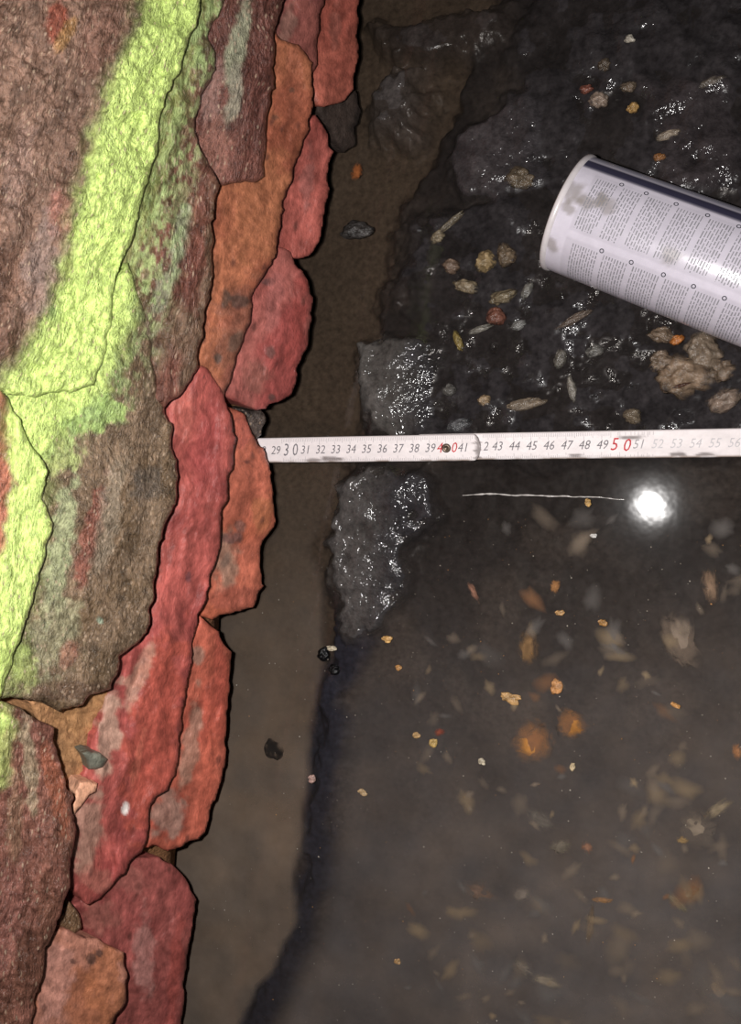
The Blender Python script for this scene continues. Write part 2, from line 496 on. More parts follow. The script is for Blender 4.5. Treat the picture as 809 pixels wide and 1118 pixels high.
# middle course bricks
stone('brick', [(298, 30), (306, 42), (326, 47), (341, 69), (342, 109), (336, 143), (324, 178), (312, 208), (306, 242), (299, 280), (290, 298), (277, 324), (272, 357), (258, 388), (258, 402), (247, 422), (245, 436), (220, 425), (190, 425), (205, 380), (215, 300), (222, 210), (270, 185), (280, 140), (286, 80)],
      1.0, (152, 84, 48), (140, 70, 42), M_BRICK, WALL, 71,
      patches=[(268, 370, 40, 66, 15, (116, 68, 50), .7), (262, 330, 10, 8, 0, (74, 56, 48), .8), (246, 325, 5, 10, 0, (76, 60, 50), .8), (238, 392, 5, 6, 0, (78, 64, 56), .8), (258, 372, 8, 12, 30, (84, 66, 54), .7), (274, 375, 6, 16, 10, (170, 124, 70), .9), (285, 225, 30, 70, 12, (158, 92, 50), .5), (250, 420, 22, 20, 0, (128, 64, 48), .6),
               (322, 80, 12, 40, 0, (150, 78, 50), .5), (318, 98, 4, 3, 0, (96, 60, 44), .8), (300, 128, 5, 3, 0, (96, 60, 44), .8)],
      streak=0.2, rough=0.8, tilt=0.2, label='orange-brown brick face')
stone('brick', [(316, -80), (366, -80), (353, 0), (348, 26), (346, 52), (345, 76), (338, 84), (318, 60), (296, 52), (286, 30), (300, 0)],
      0.6, (112, 54, 50), (128, 66, 56), M_BRICK, WALL, 73, patches=[(313, 28, 9, 26, 10, (134, 92, 78), .8)], streak=0.5, rough=0.4, label='dark maroon brick')
stone('brick', [(213, 400), (225, 403), (245, 433), (252, 453), (258, 478), (255, 507), (250, 525), (242, 565), (240, 600), (230, 629), (227, 654), (218, 668), (213, 693), (205, 733), (200, 775), (195, 814), (192, 844), (183, 863), (170, 871), (163, 888), (161, 913), (153, 928), (141, 943), (128, 962), (109, 982), (96, 987), (82, 975), (66, 962), (66, 900), (92, 830), (112, 780), (118, 730), (140, 690), (152, 640), (160, 580), (176, 530), (178, 490), (168, 450), (190, 420)],
      1.35, (158, 68, 58), (140, 56, 50), M_BRICK, WALL, 79,
      patches=[(170, 800, 34, 120, 10, (164, 66, 44), .75), (150, 740, 10, 40, 20, (168, 128, 104), .6), (118, 800, 14, 55, 8, (172, 132, 110), .9), (96, 905, 18, 50, 8, (158, 116, 96), .85), (137, 882, 5, 8, 0, (226, 216, 208), .95), (104, 960, 18, 16, 0, (164, 96, 78), .6),
               (206, 628, 4, 8, 10, (110, 62, 66), .8), (200, 450, 12, 34, 0, (170, 84, 68), .5), (225, 480, 12, 60, 8, (142, 54, 50), .5), (150, 830, 5, 40, 14, (186, 92, 66), .6)],
      streak=0.65, rough=0.7, tilt=0.16, alt_scale=30, label='long slab of deep red brick running down the wall')
stone('brick', [(32, 1030), (47, 1023), (64, 1014), (89, 1022), (116, 1029), (133, 1039), (141, 1066), (133, 1101), (121, 1118), (112, 1190), (0, 1190), (20, 1100)],
      1.8, (172, 108, 84), (160, 92, 58), M_BRICK, WALL, 83, patches=[(62, 1070, 24, 50, 10, (182, 122, 104), .8), (115, 1075, 24, 50, 0, (168, 96, 52), .8), (100, 1048, 6, 7, 0, (90, 60, 50), .9), (108, 1040, 4, 5, 0, (96, 64, 54), .9), (80, 1050, 4, 4, 0, (110, 72, 60), .8)],
      streak=0.2, rough=0.8, label='rounded orange brick end')
# lowest course
stone('brick', [(353, -80), (398, -80), (393, 0), (390, 55), (386, 98), (372, 112), (356, 118), (344, 116), (334, 90), (334, 60), (338, 0)],
      0.0, (156, 76, 56), (138, 62, 46), M_BRICK, WALL, 89, streak=0.4, rough=0.7, patches=[(366, 30, 8, 30, 0, (120, 66, 54), .6)], label='red brick at the top of the picture')
stone('brick', [(345, 125), (353, 141), (363, 165), (359, 190), (360, 205), (353, 235), (350, 262), (338, 280), (318, 282), (292, 275), (296, 230), (306, 195), (318, 165), (330, 140)],
      0.0, (152, 70, 58), (134, 58, 48), M_BRICK, WALL, 97, patches=[(336, 195, 8, 34, 5, (120, 76, 70), .5)], streak=0.4, rough=0.6, label='wedge-shaped red brick')
stone('brick', [(303, 268), (318, 276), (332, 300), (342, 325), (338, 365), (327, 400), (318, 430), (300, 443), (280, 446), (262, 441), (238, 430), (240, 400), (256, 360), (262, 320), (280, 290)],
      0.2, (150, 76, 66), (132, 54, 48), M_BRICK, WALL, 101, patches=[(292, 308, 8, 5, 0, (84, 58, 56), .7), (298, 330, 10, 30, 8, (162, 88, 80), .6), (280, 410, 16, 22, 0, (118, 66, 54), .7), (296, 385, 6, 8, 0, (96, 62, 56), .8), (296, 434, 4, 4, 0, (86, 60, 54), .8), (325, 350, 10, 60, 8, (138, 52, 44), .6)], streak=0.5, rough=0.7, label='bulging red brick above the ruler')
stone('brick', [(240, 440), (268, 452), (277, 477), (288, 490), (297, 518), (300, 558), (298, 577), (287, 589), (284, 619), (286, 639), (277, 663), (262, 668), (242, 671), (232, 677), (206, 668), (214, 620), (226, 560), (238, 500), (240, 470)],
      0.2, (168, 82, 54), (158, 74, 42), M_BRICK, WALL, 103,
      patches=[(245, 610, 16, 34, 5, (132, 104, 84), .75), (252, 588, 12, 8, 0, (98, 64, 58), .85), (262, 574, 6, 8, 0, (104, 66, 56), .8), (246, 612, 6, 14, 20, (92, 76, 66), .6), (264, 470, 16, 26, 0, (166, 76, 60), .7), (270, 504, 5, 3, 0, (96, 50, 40), .8), (285, 560, 14, 26, 0, (160, 92, 46), .6), (258, 655, 30, 14, 0, (148, 70, 50), .7)],
      streak=0.3, rough=0.9, label='orange-red brick the ruler comes out from')
stone('brick', [(220, 673), (237, 690), (253, 710), (252, 738), (249, 775), (245, 829), (237, 873), (225, 908), (208, 920), (183, 927), (155, 923), (148, 890), (170, 850), (184, 800), (190, 740), (204, 690)],
      0.2, (172, 78, 52), (156, 64, 42), M_BRICK, WALL, 107,
      patches=[(208, 812, 10, 60, 8, (142, 108, 88), .7), (182, 890, 20, 28, 10, (148, 112, 96), .8), (216, 716, 10, 10, 0, (140, 106, 88), .8), (240, 740, 8, 60, 0, (160, 64, 44), .6), (226, 850, 8, 60, 8, (176, 76, 48), .6)], streak=0.6, rough=0.8, label='red brick streaked with grey mortar')
stone('brick', [(128, 938), (148, 934), (178, 938), (203, 957), (215, 982), (210, 1017), (203, 1061), (200, 1118), (192, 1190), (90, 1190), (100, 1090), (80, 1030), (74, 1000), (90, 975), (112, 960)],
      0.2, (152, 72, 64), (136, 60, 54), M_BRICK, WALL, 109,
      patches=[(158, 1040, 14, 50, 0, (170, 116, 106), .6), (140, 960, 22, 16, 0, (158, 88, 76), .6), (192, 1050, 8, 70, 5, (158, 62, 50), .6), (110, 1000, 24, 18, 0, (140, 84, 70), .6)], streak=0.6, rough=1.0, label='rough crimson brick at the bottom of the picture')
stone('stone', [(344, 112), (372, 104), (388, 100), (393, 125), (386, 160), (374, 166), (362, 148), (350, 132)], -1.2, (60, 48, 42), (46, 38, 34), M_MORTAR_B, WALL, 131, streak=0, rough=.8, label='dark block standing in for the shadow in the gap below the topmost brick')  # dark block added where the gap lies in shadow
# the wall goes on past both edges of the view
for pl, ly, ca_, cb_, sd in (
        ([(90, 1196), (192, 1194), (186, 1260), (170, 1330), (70, 1336), (80, 1260)], 0.2, (158, 76, 60), (140, 62, 50), 141),
        ([(70, 1342), (168, 1338), (150, 1440), (40, 1444)], 0.2, (150, 72, 60), (134, 60, 50), 143),
        ([(-150, 1196), (28, 1194), (84, 1200), (74, 1300), (50, 1440), (-150, 1440)], 2.4, (136, 96, 78), (112, 78, 62), 147),
        ([(354, -86), (398, -86), (404, -160), (402, -210), (350, -214), (348, -150)], 0.0, (152, 74, 56), (136, 62, 48), 149),
        ([(262, -86), (348, -86), (344, -214), (270, -214)], 1.0, (150, 82, 52), (136, 68, 46), 151),
        ([(-150, -86), (258, -86), (266, -214), (-150, -214)], 2.8, (130, 98, 82), (106, 76, 62), 153)):
    stone('brick' if ly < 2 else 'stone', pl, ly, ca_, cb_, M_BRICK if ly < 2 else M_STONE, WALL, sd, streak=.6, rough=.9, step=3.0)
# mortar bed and small filler stones
stone('mortar_bed', [(30, 764), (60, 760), (110, 742), (134, 730), (136, 780), (124, 830), (100, 880), (92, 920), (70, 950), (62, 900), (50, 830), (44, 800)],
      1.1, (176, 126, 78), (160, 112, 72), M_MORTAR_B, WALL, 113, patches=[(66, 860, 8, 40, -12, (168, 98, 68), .8), (90, 780, 30, 26, 0, (186, 134, 80), .6)], streak=0.1, rough=1.6, label='ochre mortar squeezed between stones')
stone('pebble', [(88, 822), (96, 820), (110, 823), (116, 830), (112, 839), (104, 842), (95, 840), (92, 830)], 1.75, (112, 106, 88), (96, 96, 84), M_BRICK, WALL, 117, streak=0, rough=.2, edge=8, step=1.2, deep=.01, label='small grey pebble bedded in mortar')
stone('brick_chip', [(86, 853), (98, 851), (108, 855), (106, 862), (90, 876), (80, 890), (80, 870)], 1.75, (206, 146, 108), (196, 136, 100), M_BRICK, WALL, 119, streak=0, rough=.2, edge=5, step=1.2, deep=.01, drop=0.003, label='salmon brick chip')
stone('pebble', [(64, 1000), (75, 985), (86, 996), (90, 1014), (80, 1022), (62, 1014)], 1.2, (140, 106, 74), (110, 80, 56), M_STONE, WALL, 121, streak=0, rough=.6, edge=10, step=1.3, deep=.02, label='brown pebble wedged below the red slab')
stone('pebble', [(266, 447), (284, 446), (291, 454), (288, 474), (280, 478), (272, 466)], -0.3, (96, 82, 74), (70, 62, 58), M_STONE, WALL, 123, streak=0, rough=.5, edge=9, step=1.3, deep=.03, label='dark grey pebble above the ruler end')

# ------------------------------------------------------------------ floor: mud bed of the channel
BANK = [(620, -60), (570, 10), (545, 60), (560, 100), (505, 135), (486, 175), (500, 208), (530, 222), (455, 240), (432, 285), (426, 320), (450, 350), (470, 362), (420, 362), (387, 374), (386, 420), (402, 458), (430, 480), (500, 500), (640, 505), (760, 500), (900, 470), (960, 300), (960, -60)]
M1 = [(388, 374), (420, 362), (470, 365), (492, 385), (482, 420), (472, 470), (430, 478), (402, 457), (385, 412)]
M2 = [(392, 508), (470, 506), (478, 565), (446, 600), (442, 650), (412, 690), (372, 702), (364, 640), (350, 600), (352, 560), (370, 530)]
M3 = [(488, 178), (505, 140), (550, 112), (596, 122), (592, 180), (562, 208), (500, 204)]
M4 = [(406, 78), (458, 68), (446, 138), (406, 146), (398, 110)]
M7 = [(700, 90), (800, 85), (806, 200), (720, 205), (712, 140)]
RIM = [(395, 20), (470, 5), (560, 0), (540, 50), (480, 62), (420, 60)]
STRIP = [(380, 690), (350, 760), (342, 860), (338, 940), (322, 1010), (290, 1080), (250, 1150)]

def bed(px, py):
    """height, colour and grit of the bed at a pixel of the water plane"""
    wx = px + fbm(px, py, 40, 4, 300) * 10 + fbm(px, py, 11, 3, 302) * 4; wy = py + fbm(px, py, 40, 4, 301) * 10 + fbm(px, py, 11, 3, 303) * 4
    z = np.full(px.shape, -0.009)
    n1 = fbm(px, py, 60, 4, 310); n2 = fbm(px, py, 18, 4, 311); n3 = fbm(px, py, 6, 3, 312)
    z = z + n1 * 0.002 + n2 * 0.0005
    k = smooth(-.4, .6, n1)[..., None]
    c = lin((58, 53, 52)) * (1 - k) + lin((78, 70, 66)) * k
    grit = np.full(px.shape, 0.08)
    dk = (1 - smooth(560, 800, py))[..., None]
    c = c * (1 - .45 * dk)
    # brown silty channel along the wall
    sx = np.interp(wy, [-100, 0, 250, 330, 480, 600, 700, 860, 1010, 1080, 1200], [560, 540, 425, 415, 385, 345, 352, 338, 318, 280, 220])
    ch = smooth(8, -12, wx - sx)
    z = z * (1 - ch) + (-0.024 + n1 * 0.002) * ch
    c = c * (1 - ch[..., None]) + (lin((74, 63, 53)) * (1 + .15 * n1[..., None])) * ch[..., None]
    # bluish black slope beside it
    d, _, _ = seg_near(wx, wy, STRIP, closed=False)
    s = 1 - smooth(14, 38, d)
    z = z + s * (0.0045 + n2 * 0.001)
    c = c * (1 - s[..., None]) + lin((46, 47, 58)) * s[..., None]
    def raise_(poly, top, soft, col, g, amp, fade=0):
        nonlocal z, c, grit
        sd = sdist(wx, wy, poly)
        m = smooth(-soft, soft, sd)
        if fade:
            lx0 = min(p[0] for p in poly)
            q0 = 1 - smooth(fade * .7, fade * 2.2, px - lx0 + n2 * 14)
            top = top * q0 + 0.0002 * (1 - q0)
        z = z * (1 - m) + (top + n1 * amp + n2 * amp * .45 + n3 * amp * .04) * m
        if fade:      # paler along its wall-side rim
            lx = min(p[0] for p in poly)
            q = (1 - smooth(fade * .6, fade * 2.0, px - lx + n2 * 14))[..., None]
            base_c = lin((46, 44, 46)) * (1 - q) + lin(col) * q
        else:
            base_c = lin(col)
        cc = base_c * np.clip(1 + .35 * n2, .5, 1.6)[..., None]
        c = c * (1 - m[..., None]) + cc * m[..., None]
        grit = grit * (1 - m) + g * m
    raise_(BANK, 0.0004, 14, (44, 41, 42), 0.0, 0.0030)
    pat = smooth(.08, .3, fbm(px, py, 30, 3, 333)) * smooth(-.15, .25, fbm(px, py, 9, 2, 334)) * smooth(-10, 10, sdist(wx, wy, BANK))
    grit = np.maximum(grit, pat * .95)
    raise_(RIM, 0.0000, 14, (54, 48, 46), 0.6, 0.003)
    raise_(M3, 0.0032, 10, (62, 57, 58), 0.9, 0.0024, 70)
    raise_(M4, 0.0012, 14, (74, 68, 66), 0.7, 0.0014)
    raise_(M7, 0.003, 12, (52, 47, 48), 0.9, 0.003)
    raise_(M1, 0.0042, 7, (82, 78, 75), 0.95, 0.0024, 45)
    raise_(M2, 0.0018, 9, (78, 74, 72), 0.95, 0.0030, 50)
    return z, c, grit

def axis_pts(lo, hi, dlo, dhi, step):
    a = np.arange(dlo, dhi, step)
    left = [dlo]; g = step
    while left[-1] > lo:
        g *= 1.35; left.append(left[-1] - g)
    right = [a[-1]]; g = step
    while right[-1] < hi:
        g *= 1.35; right.append(right[-1] + g)
    return np.concatenate([np.array(left[1:])[::-1], a, np.array(right[1:])])

def grid_xy(step):
    xs = axis_pts(-0.95, 1.0, -0.34, 0.07, step); ys = axis_pts(-1.0, 1.1, -0.36, 0.40, step)
    X, Y = np.meshgrid(xs, ys)
    i = np.arange(X.size).reshape(X.shape)
    F = np.stack([i[:-1, :-1], i[:-1, 1:], i[1:, 1:], i[1:, :-1]], -1).reshape(-1, 4)
    return X, Y, F

X, Y, F = grid_xy(0.0016)
P0 = np.stack([X, Y, np.zeros_like(X)], -1)
PX, PY = project(P0)
PXc = np.clip(PX, -400, 1300); PYc = np.clip(PY, -400, 1500)
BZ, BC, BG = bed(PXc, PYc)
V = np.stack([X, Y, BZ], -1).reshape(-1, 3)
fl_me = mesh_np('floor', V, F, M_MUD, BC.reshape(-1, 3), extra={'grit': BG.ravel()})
floor = link('floor', fl_me)
floor['kind'] = 'structure'; floor['label'] = 'black mud and brown silt on the channel bed'

# ------------------------------------------------------------------ water
def water_material():
    m = bpy.data.materials.new('murky_water')
    m.use_nodes = True
    nt = m.node_tree; L = nt.links
    nt.nodes.clear()
    out = N(nt, 'ShaderNodeOutputMaterial')
    co = N(nt, 'ShaderNodeTexCoord')
    tr = N(nt, 'ShaderNodeBsdfTransparent'); tr.inputs[0].default_value = (0.84, 0.82, 0.80, 1)
    df = N(nt, 'ShaderNodeBsdfDiffuse')
    a = N(nt, 'ShaderNodeAttribute', attribute_name='Col'); L.new(a.outputs['Color'], df.inputs[0])
    mk = N(nt, 'ShaderNodeAttribute', attribute_name='murk')
    nz = N(nt, 'ShaderNodeTexNoise'); nz.inputs['Scale'].default_value = 28; nz.inputs['Detail'].default_value = 7
    nz.inputs['Roughness'].default_value = 0.6
    L.new(co.outputs['Object'], nz.inputs['Vector'])
    mr = N(nt, 'ShaderNodeMapRange'); mr.inputs[1].default_value = .3; mr.inputs[2].default_value = .7
    mr.inputs[3].default_value = .72; mr.inputs[4].default_value = 1.2
    L.new(nz.outputs['Fac'], mr.inputs[0])
    mu = N(nt, 'ShaderNodeMath', operation='MULTIPLY', use_clamp=True)
    L.new(mk.outputs['Fac'], mu.inputs[0]); L.new(mr.outputs[0], mu.inputs[1])
    mix = N(nt, 'ShaderNodeMixShader')
    L.new(mu.outputs[0], mix.inputs[0]); L.new(tr.outputs[0], mix.inputs[1]); L.new(df.outputs[0], mix.inputs[2])
    gl = N(nt, 'ShaderNodeBsdfGlossy'); gl.inputs['Roughness'].default_value = 0.06
    gl.inputs[0].default_value = (1, 1, 1, 1)
    rp = N(nt, 'ShaderNodeTexNoise'); rp.inputs['Scale'].default_value = 45; rp.inputs['Detail'].default_value = 3
    L.new(co.outputs['Object'], rp.inputs['Vector'])
    bp = N(nt, 'ShaderNodeBump'); bp.inputs['Distance'].default_value = 0.0008; bp.inputs['Strength'].default_value = 0.12
    L.new(rp.outputs['Fac'], bp.inputs['Height'])
    fr = N(nt, 'ShaderNodeFresnel'); fr.inputs['IOR'].default_value = 1.33
    L.new(bp.outputs[0], gl.inputs['Normal']); L.new(bp.outputs[0], fr.inputs['Normal'])
    fin = N(nt, 'ShaderNodeMixShader')
    L.new(fr.outputs[0], fin.inputs[0]); L.new(mix.outputs[0], fin.inputs[1]); L.new(gl.outputs[0], fin.inputs[2])
    L.new(fin.outputs[0], out.inputs['Surface'])
    return m

X, Y, F = grid_xy(0.0035)
PX, PY = project(np.stack([X, Y, np.zeros_like(X)], -1))
PX = np.clip(PX, -400, 1300); PY = np.clip(PY, -400, 1500)
sx = np.interp(PY, [-100, 0, 250, 330, 480, 600, 700, 860, 1010, 1080, 1200], [560, 540, 425, 415, 385, 345, 352, 338, 318, 280, 220])
ch = smooth(5, -6, PX - sx + fbm(PX, PY, 50, 3, 402) * 6)
low = smooth(520, 1080, PY + 0.15 * (PX - 600))
murk = 0.03 + 0.60 * low
murk = murk * (1 - ch) + (0.05 + 0.72 * smooth(420, 980, PY)) * ch
dS, _, _ = seg_near(PX, PY, STRIP, closed=False)
murk = murk * (1 - 0.8 * (1 - smooth(12, 50, dS)) * (1 - ch))
wc = lin((116, 107, 102)) * (1 - ch[..., None]) + lin((126, 111, 98)) * ch[..., None]
cl = fbm(PX, PY, 110, 4, 470)[..., None]; cl2 = fbm(PX, PY, 34, 4, 471)[..., None]
wc = wc * (1 + .12 * cl + .08 * cl2) * (1 + np.array([.04, 0, -.05]) * cl2)
wm = mesh_np('water', np.stack([X, Y, np.zeros_like(X)], -1).reshape(-1, 3), F, water_material(), wc.reshape(-1, 3), extra={'murk': murk.ravel()})
water = link('water', wm)
tag(water, 'murky shallow water standing over the mud beside the wall', 'water', kind='stuff')

# ------------------------------------------------------------------ folding ruler
M_RULE = attr_mat('white_ruler_lacquer', 0.42, 0.35, ((500, 0.0004, 0.3),), 0.06, 200)
M_INK = plain('ruler_ink', (124, 120, 124), .6, .2, var=.35)
M_INKL = plain('ruler_ink_pale', (168, 164, 166), .6, .2, var=.25)  # pale grey for ticks, and the first numeral washed out by the flash
M_INKW = plain('ruler_ink_overexposed', (204, 200, 202), .6, .2, var=.15)  # flash overexposure put into the ink colour of the far numerals
M_RED = plain('ruler_red_ink', (196, 60, 66), .6, .2, var=.2)
M_BRASS = plain('rivet_dull_brass', (110, 96, 84), .4, .5, metallic=.7, bump=(500, .0005, .4))

def ruler_frame():
    slope = math.radians(4.6)
    d = rays(469.0, 489.5)
    P = EYE + d * (0.479 / -d[2])
    best = None
    for yaw in np.linspace(-0.2, 0.2, 401):
        dr = np.array([math.cos(slope) * math.cos(yaw), math.cos(slope) * math.sin(yaw), -math.sin(slope)])
        x, y = project(P + dr * 0.18)
        if best is None or abs(y - 484.3) < best[0]:
            best = (abs(y - 484.3), dr)
    dr = best[1]
    ycross = np.cross([0, 0, 1.0], dr); ycross /= np.linalg.norm(ycross)
    roll = math.radians(-13)
    up = np.cross(dr, ycross)
    yc = ycross * math.cos(roll) - up * math.sin(roll)
    up = np.cross(dr, yc)
    o = P - dr * 0.39
    return Matrix([[dr[0], yc[0], up[0], o[0]], [dr[1], yc[1], up[1], o[1]], [dr[2], yc[2], up[2], o[2]], [0, 0, 0, 1]])

RM = ruler_frame()          # local x = metres along the scale, z = top face of the upper link
ruler = empty('folding_ruler', RM)
tag(ruler, 'white folding ruler reaching out from under the brick wall across the water', 'ruler')
RW = 0.0158; RT = 0.0032

def link_mesh(x0, x1, ztop, seed, round0, round1):
    """one ruler link: rounded ends, softened long edges, worn lacquer"""
    n = int((x1 - x0) / 0.0012)
    xs = np.linspace(x0, x1, n)
    hw = np.full(n, RW / 2)
    for e, rd in ((x0, round0), (x1, round1)):
        if rd:
            t = np.clip(1 - np.abs(xs - e) / rd, 0, 1)
            hw = np.minimum(hw, RW / 2 * np.sqrt(np.clip(1 - t ** 2 * 0.97, 0.03, 1)))
    prof = [(-.93, -RT), (-1, -RT * .8), (-1, -RT * .5), (-1, -RT * .2), (-.93, 0)] + [(v, 0) for v in np.linspace(-.8, .8, 15)] + [(.93, 0), (1, -RT * .2), (1, -RT * .8), (.93, -RT)]
    k = len(prof)
    V = np.array([[x, a * h_, ztop + b] for x, h_ in zip(xs, hw) for a, b in prof])
    i = np.arange(n * k).reshape(n, k)
    F = [np.stack([i[:-1], np.roll(i, -1, 1)[:-1], np.roll(i, -1, 1)[1:], i[1:]], -1).reshape(-1, 4)]
    F = np.concatenate(F)[:, ::-1]
    # end caps as quads
    caps = []
    for r, fl_ in ((i[0], False), (i[-1], True)):
        for a in range(k // 2 - 1):
            q = [r[a], r[a + 1], r[k - 2 - a], r[k - 1 - a]]
            caps.append(q if fl_ else q[::-1])
    F = np.concatenate([F, np.array(caps)])
    mm = V * 1000
    nn = fbm(mm[:, 0], mm[:, 1] * 3, 9, 4, seed)
    side = smooth(-.80, -.97, V[:, 1] / (RW / 2))
    c = np.tile(lin((238, 229, 229)), (len(V), 1)) * (1 + .05 * nn[:, None])
    dirt = np.clip(side * smooth(-.35, .35, nn + .1) * .85, 0, 1)[:, None]
    c = c * (1 - dirt) + lin((128, 104, 86)) * dirt
    near = np.zeros(len(V))
    for (dx, dy, rr) in ((0.315, -.0062, .004), (.327, -.0060, .0045), (.4185, -.002, .002), (.4195, .003, .002), (.4190, -.006, .0025), (.475, -.0058, .004), (.506, .004, .005), (.531, -.006, .004), (.545, -.0062, .004)):
        near = np.maximum(near, 1 - smooth(rr * .5, rr, np.hypot((V[:, 0] - dx) * .6, (V[:, 1] - dy) * 3.0) * (1 + .4 * nn)))
    if ztop == 0.0:          # grime caught round the rounded end
        near = np.maximum(near, smooth(x1 - .0034, x1 - .0012, V[:, 0] + .0012 * nn - .0000) * smooth(-.5, .1, nn + .35))
    near = near[:, None] * .75
    c = c * (1 - near) + lin((70, 54, 48)) * near
    return mesh_np('segment', V, F, M_RULE, c, smooth_shade=False)

def text_mesh(s, size, shear, mat, sx=0.85):
    cu = bpy.data.curves.new('numeral', 'FONT')
    cu.body = s; cu.size = size; cu.shear = shear
    cu.align_x = 'CENTER'; cu.align_y = 'CENTER'
    cu.extrude = 0.00002; cu.resolution_u = 2
    o = bpy.data.objects.new('tmp', cu); COL.objects.link(o)
    dg = bpy.context.evaluated_depsgraph_get()
    me = bpy.data.meshes.new_from_object(o.evaluated_get(dg))
    bpy.data.objects.remove(o); bpy.data.curves.remove(cu)
    me.transform(Matrix.Diagonal((sx, 1, 1, 1)))
    me.materials.clear(); me.materials.append(mat)
    me.name = 'numeral'
    return me

def numeral(s, x, y, z, size, mat, seg, shear=.28, sx=.85):
    o = link('numeral', text_mesh(s, size, shear, mat, sx), seg)
    o.location = (x, y, z + 0.00006)
    return o

def ticks(x0, x1, z, seg, mat, skip=lambda q: False):
    V = []; F = []
    for i in range(int(round(x0 * 1000)), int(round(x1 * 1000)) + 1):
        if skip(i):
            continue
        x = i / 1000
        ln = .0042 if i % 10 == 0 else (.0030 if i % 5 == 0 else .0020)
        for sgn in (-1, 1):
            a = sgn * RW * .46; b = sgn * (RW * .46 - ln * (1 if sgn > 0 else .75)); hw = .00011
            n = len(V)
            V += [(x - hw, a, z), (x + hw, a, z), (x + hw, b, z), (x - hw, b, z)]
            F.append((n, n + 1, n + 2, n + 3))
    me = bpy.data.meshes.new('tick_marks'); me.from_pydata(V, [], F); me.materials.append(mat)
    o = link('tick_marks', me, seg); o['kind'] = 'stuff'
    return o

Z1, Z2 = 0.0, -RT - 0.0002
# upper link: from inside the undercut to its rounded end just past 41
seg1 = link('segment', link_mesh(0.20, 0.4206, Z1, 61, .007, .0042), ruler)
for m in range(24, 42):
    s = str(m)
    if m == 30:
        numeral('3', m / 100 - .0030, 0, Z1, .0112, M_INK, seg1, .25, .72); numeral('0', m / 100 + .0030, 0, Z1, .0112, M_INK, seg1, .25, .72)
    elif m == 40:
        numeral('4', m / 100 - .0041, 0, Z1, .0088, M_RED, seg1, .25, .85); numeral('0', m / 100 + .0046, 0, Z1, .0088, M_RED, seg1, .25, .85)
    else:
        numeral(s, m / 100, 0, Z1, .0076, M_INK, seg1)
ticks(.295, .4165, Z1 + .00008, seg1, M_INKL)
# lower link: 42 onwards, ink paled to stand in for flash overexposure beyond 50
seg2 = link('segment', link_mesh(0.378, 0.655, Z2, 67, .006, .007), ruler)
for m in range(42, 65):
    if m == 42:
        numeral('2', .4232, 0, Z2, .0076, M_INK, seg2); continue
    if m == 50:
        numeral('5', m / 100 - .0034, 0, Z2, .0104, M_RED, seg2, .25, .85); numeral('0', m / 100 + .0034, -.0006, Z2, .0104, M_RED, seg2, .25, .85)
    elif m < 50:
        numeral(str(m), m / 100, 0, Z2, .0076, M_INK, seg2)
    else:
        numeral(str(m), m / 100, 0, Z2, .0076, M_INKL if m < 52 else M_INKW, seg2)
rng = random.Random(3)
ticks(.4225, .52, Z2 + .00008, seg2, M_INKL, lambda i: i > 495 and rng.random() < .6)

def lathe(name, prof, seg, mat, cols=None, axis='Z'):
    """prof: (r, z) pairs"""
    V = []; n = len(prof)
    for r, z in prof:
        for k in range(seg):
            a = 2 * math.pi * k / seg
            V.append((r * math.cos(a), r * math.sin(a), z))
    i = np.arange(n * seg).reshape(n, seg)
    F = np.stack([i[:-1], np.roll(i, -1, 1)[:-1], np.roll(i, -1, 1)[1:], i[1:]], -1).reshape(-1, 4)
    return mesh_np(name, np.array(V), F, mat, cols)

rv = link('rivet', lathe('rivet', [(.0028, 0), (.0027, .0004), (.0022, .0008), (.0016, .0011), (.0013, .0007), (.0001, .0006)], 28, M_BRASS), seg1)
rv.location = (.4002, 0, Z1); rv['label'] = 'dull hinge rivet at the forty mark'

# ------------------------------------------------------------------ spray can
M_CAN = attr_mat('white_can_print', 0.24, 0.5, ((300, 0.0003, 0.12),), 0.05, 150)
M_PRINT = plain('can_small_print', (132, 130, 136), .5, .3)
M_MARK = plain('can_mark_ink', (60, 60, 68), .5, .3)
M_STEEL = plain('can_steel_rim', (205, 198, 200), .3, .5, var=.08, bump=(200, .0003, .2))
M_CAP = plain('can_cap_plastic', (150, 205, 60), .4, .5, var=.05)
R_CAN = 0.0312
cz = 0.0345
pa = at(619.0, 233.0, cz); pb = at(809.0, 304.5, cz)
ax = pb - pa; ax[2] = 0.0; ax /= np.linalg.norm(ax)
side = np.cross([0, 0, 1.0], ax)
side /= np.linalg.norm(side)
CM = Matrix([[side[0], 0, ax[0], pa[0]], [side[1], 0, ax[1], pa[1]], [side[2], 1, ax[2], pa[2]], [0, 0, 0, 1]])  # local: x = side (up the picture), y = up, z = along the can
can = empty('spray_can', CM)
tag(can, 'white spray can covered in small print lying on the mud', 'spray can')
can_len = 0.165
PHI0 = -math.radians(17)      # the side turned to the lens

def can_pt(phi, a, r):
    """phi 0 faces the viewer, positive up the picture"""
    t = phi + PHI0
    return np.stack([r * np.sin(t), r * np.cos(t), a + 0 * t], -1)

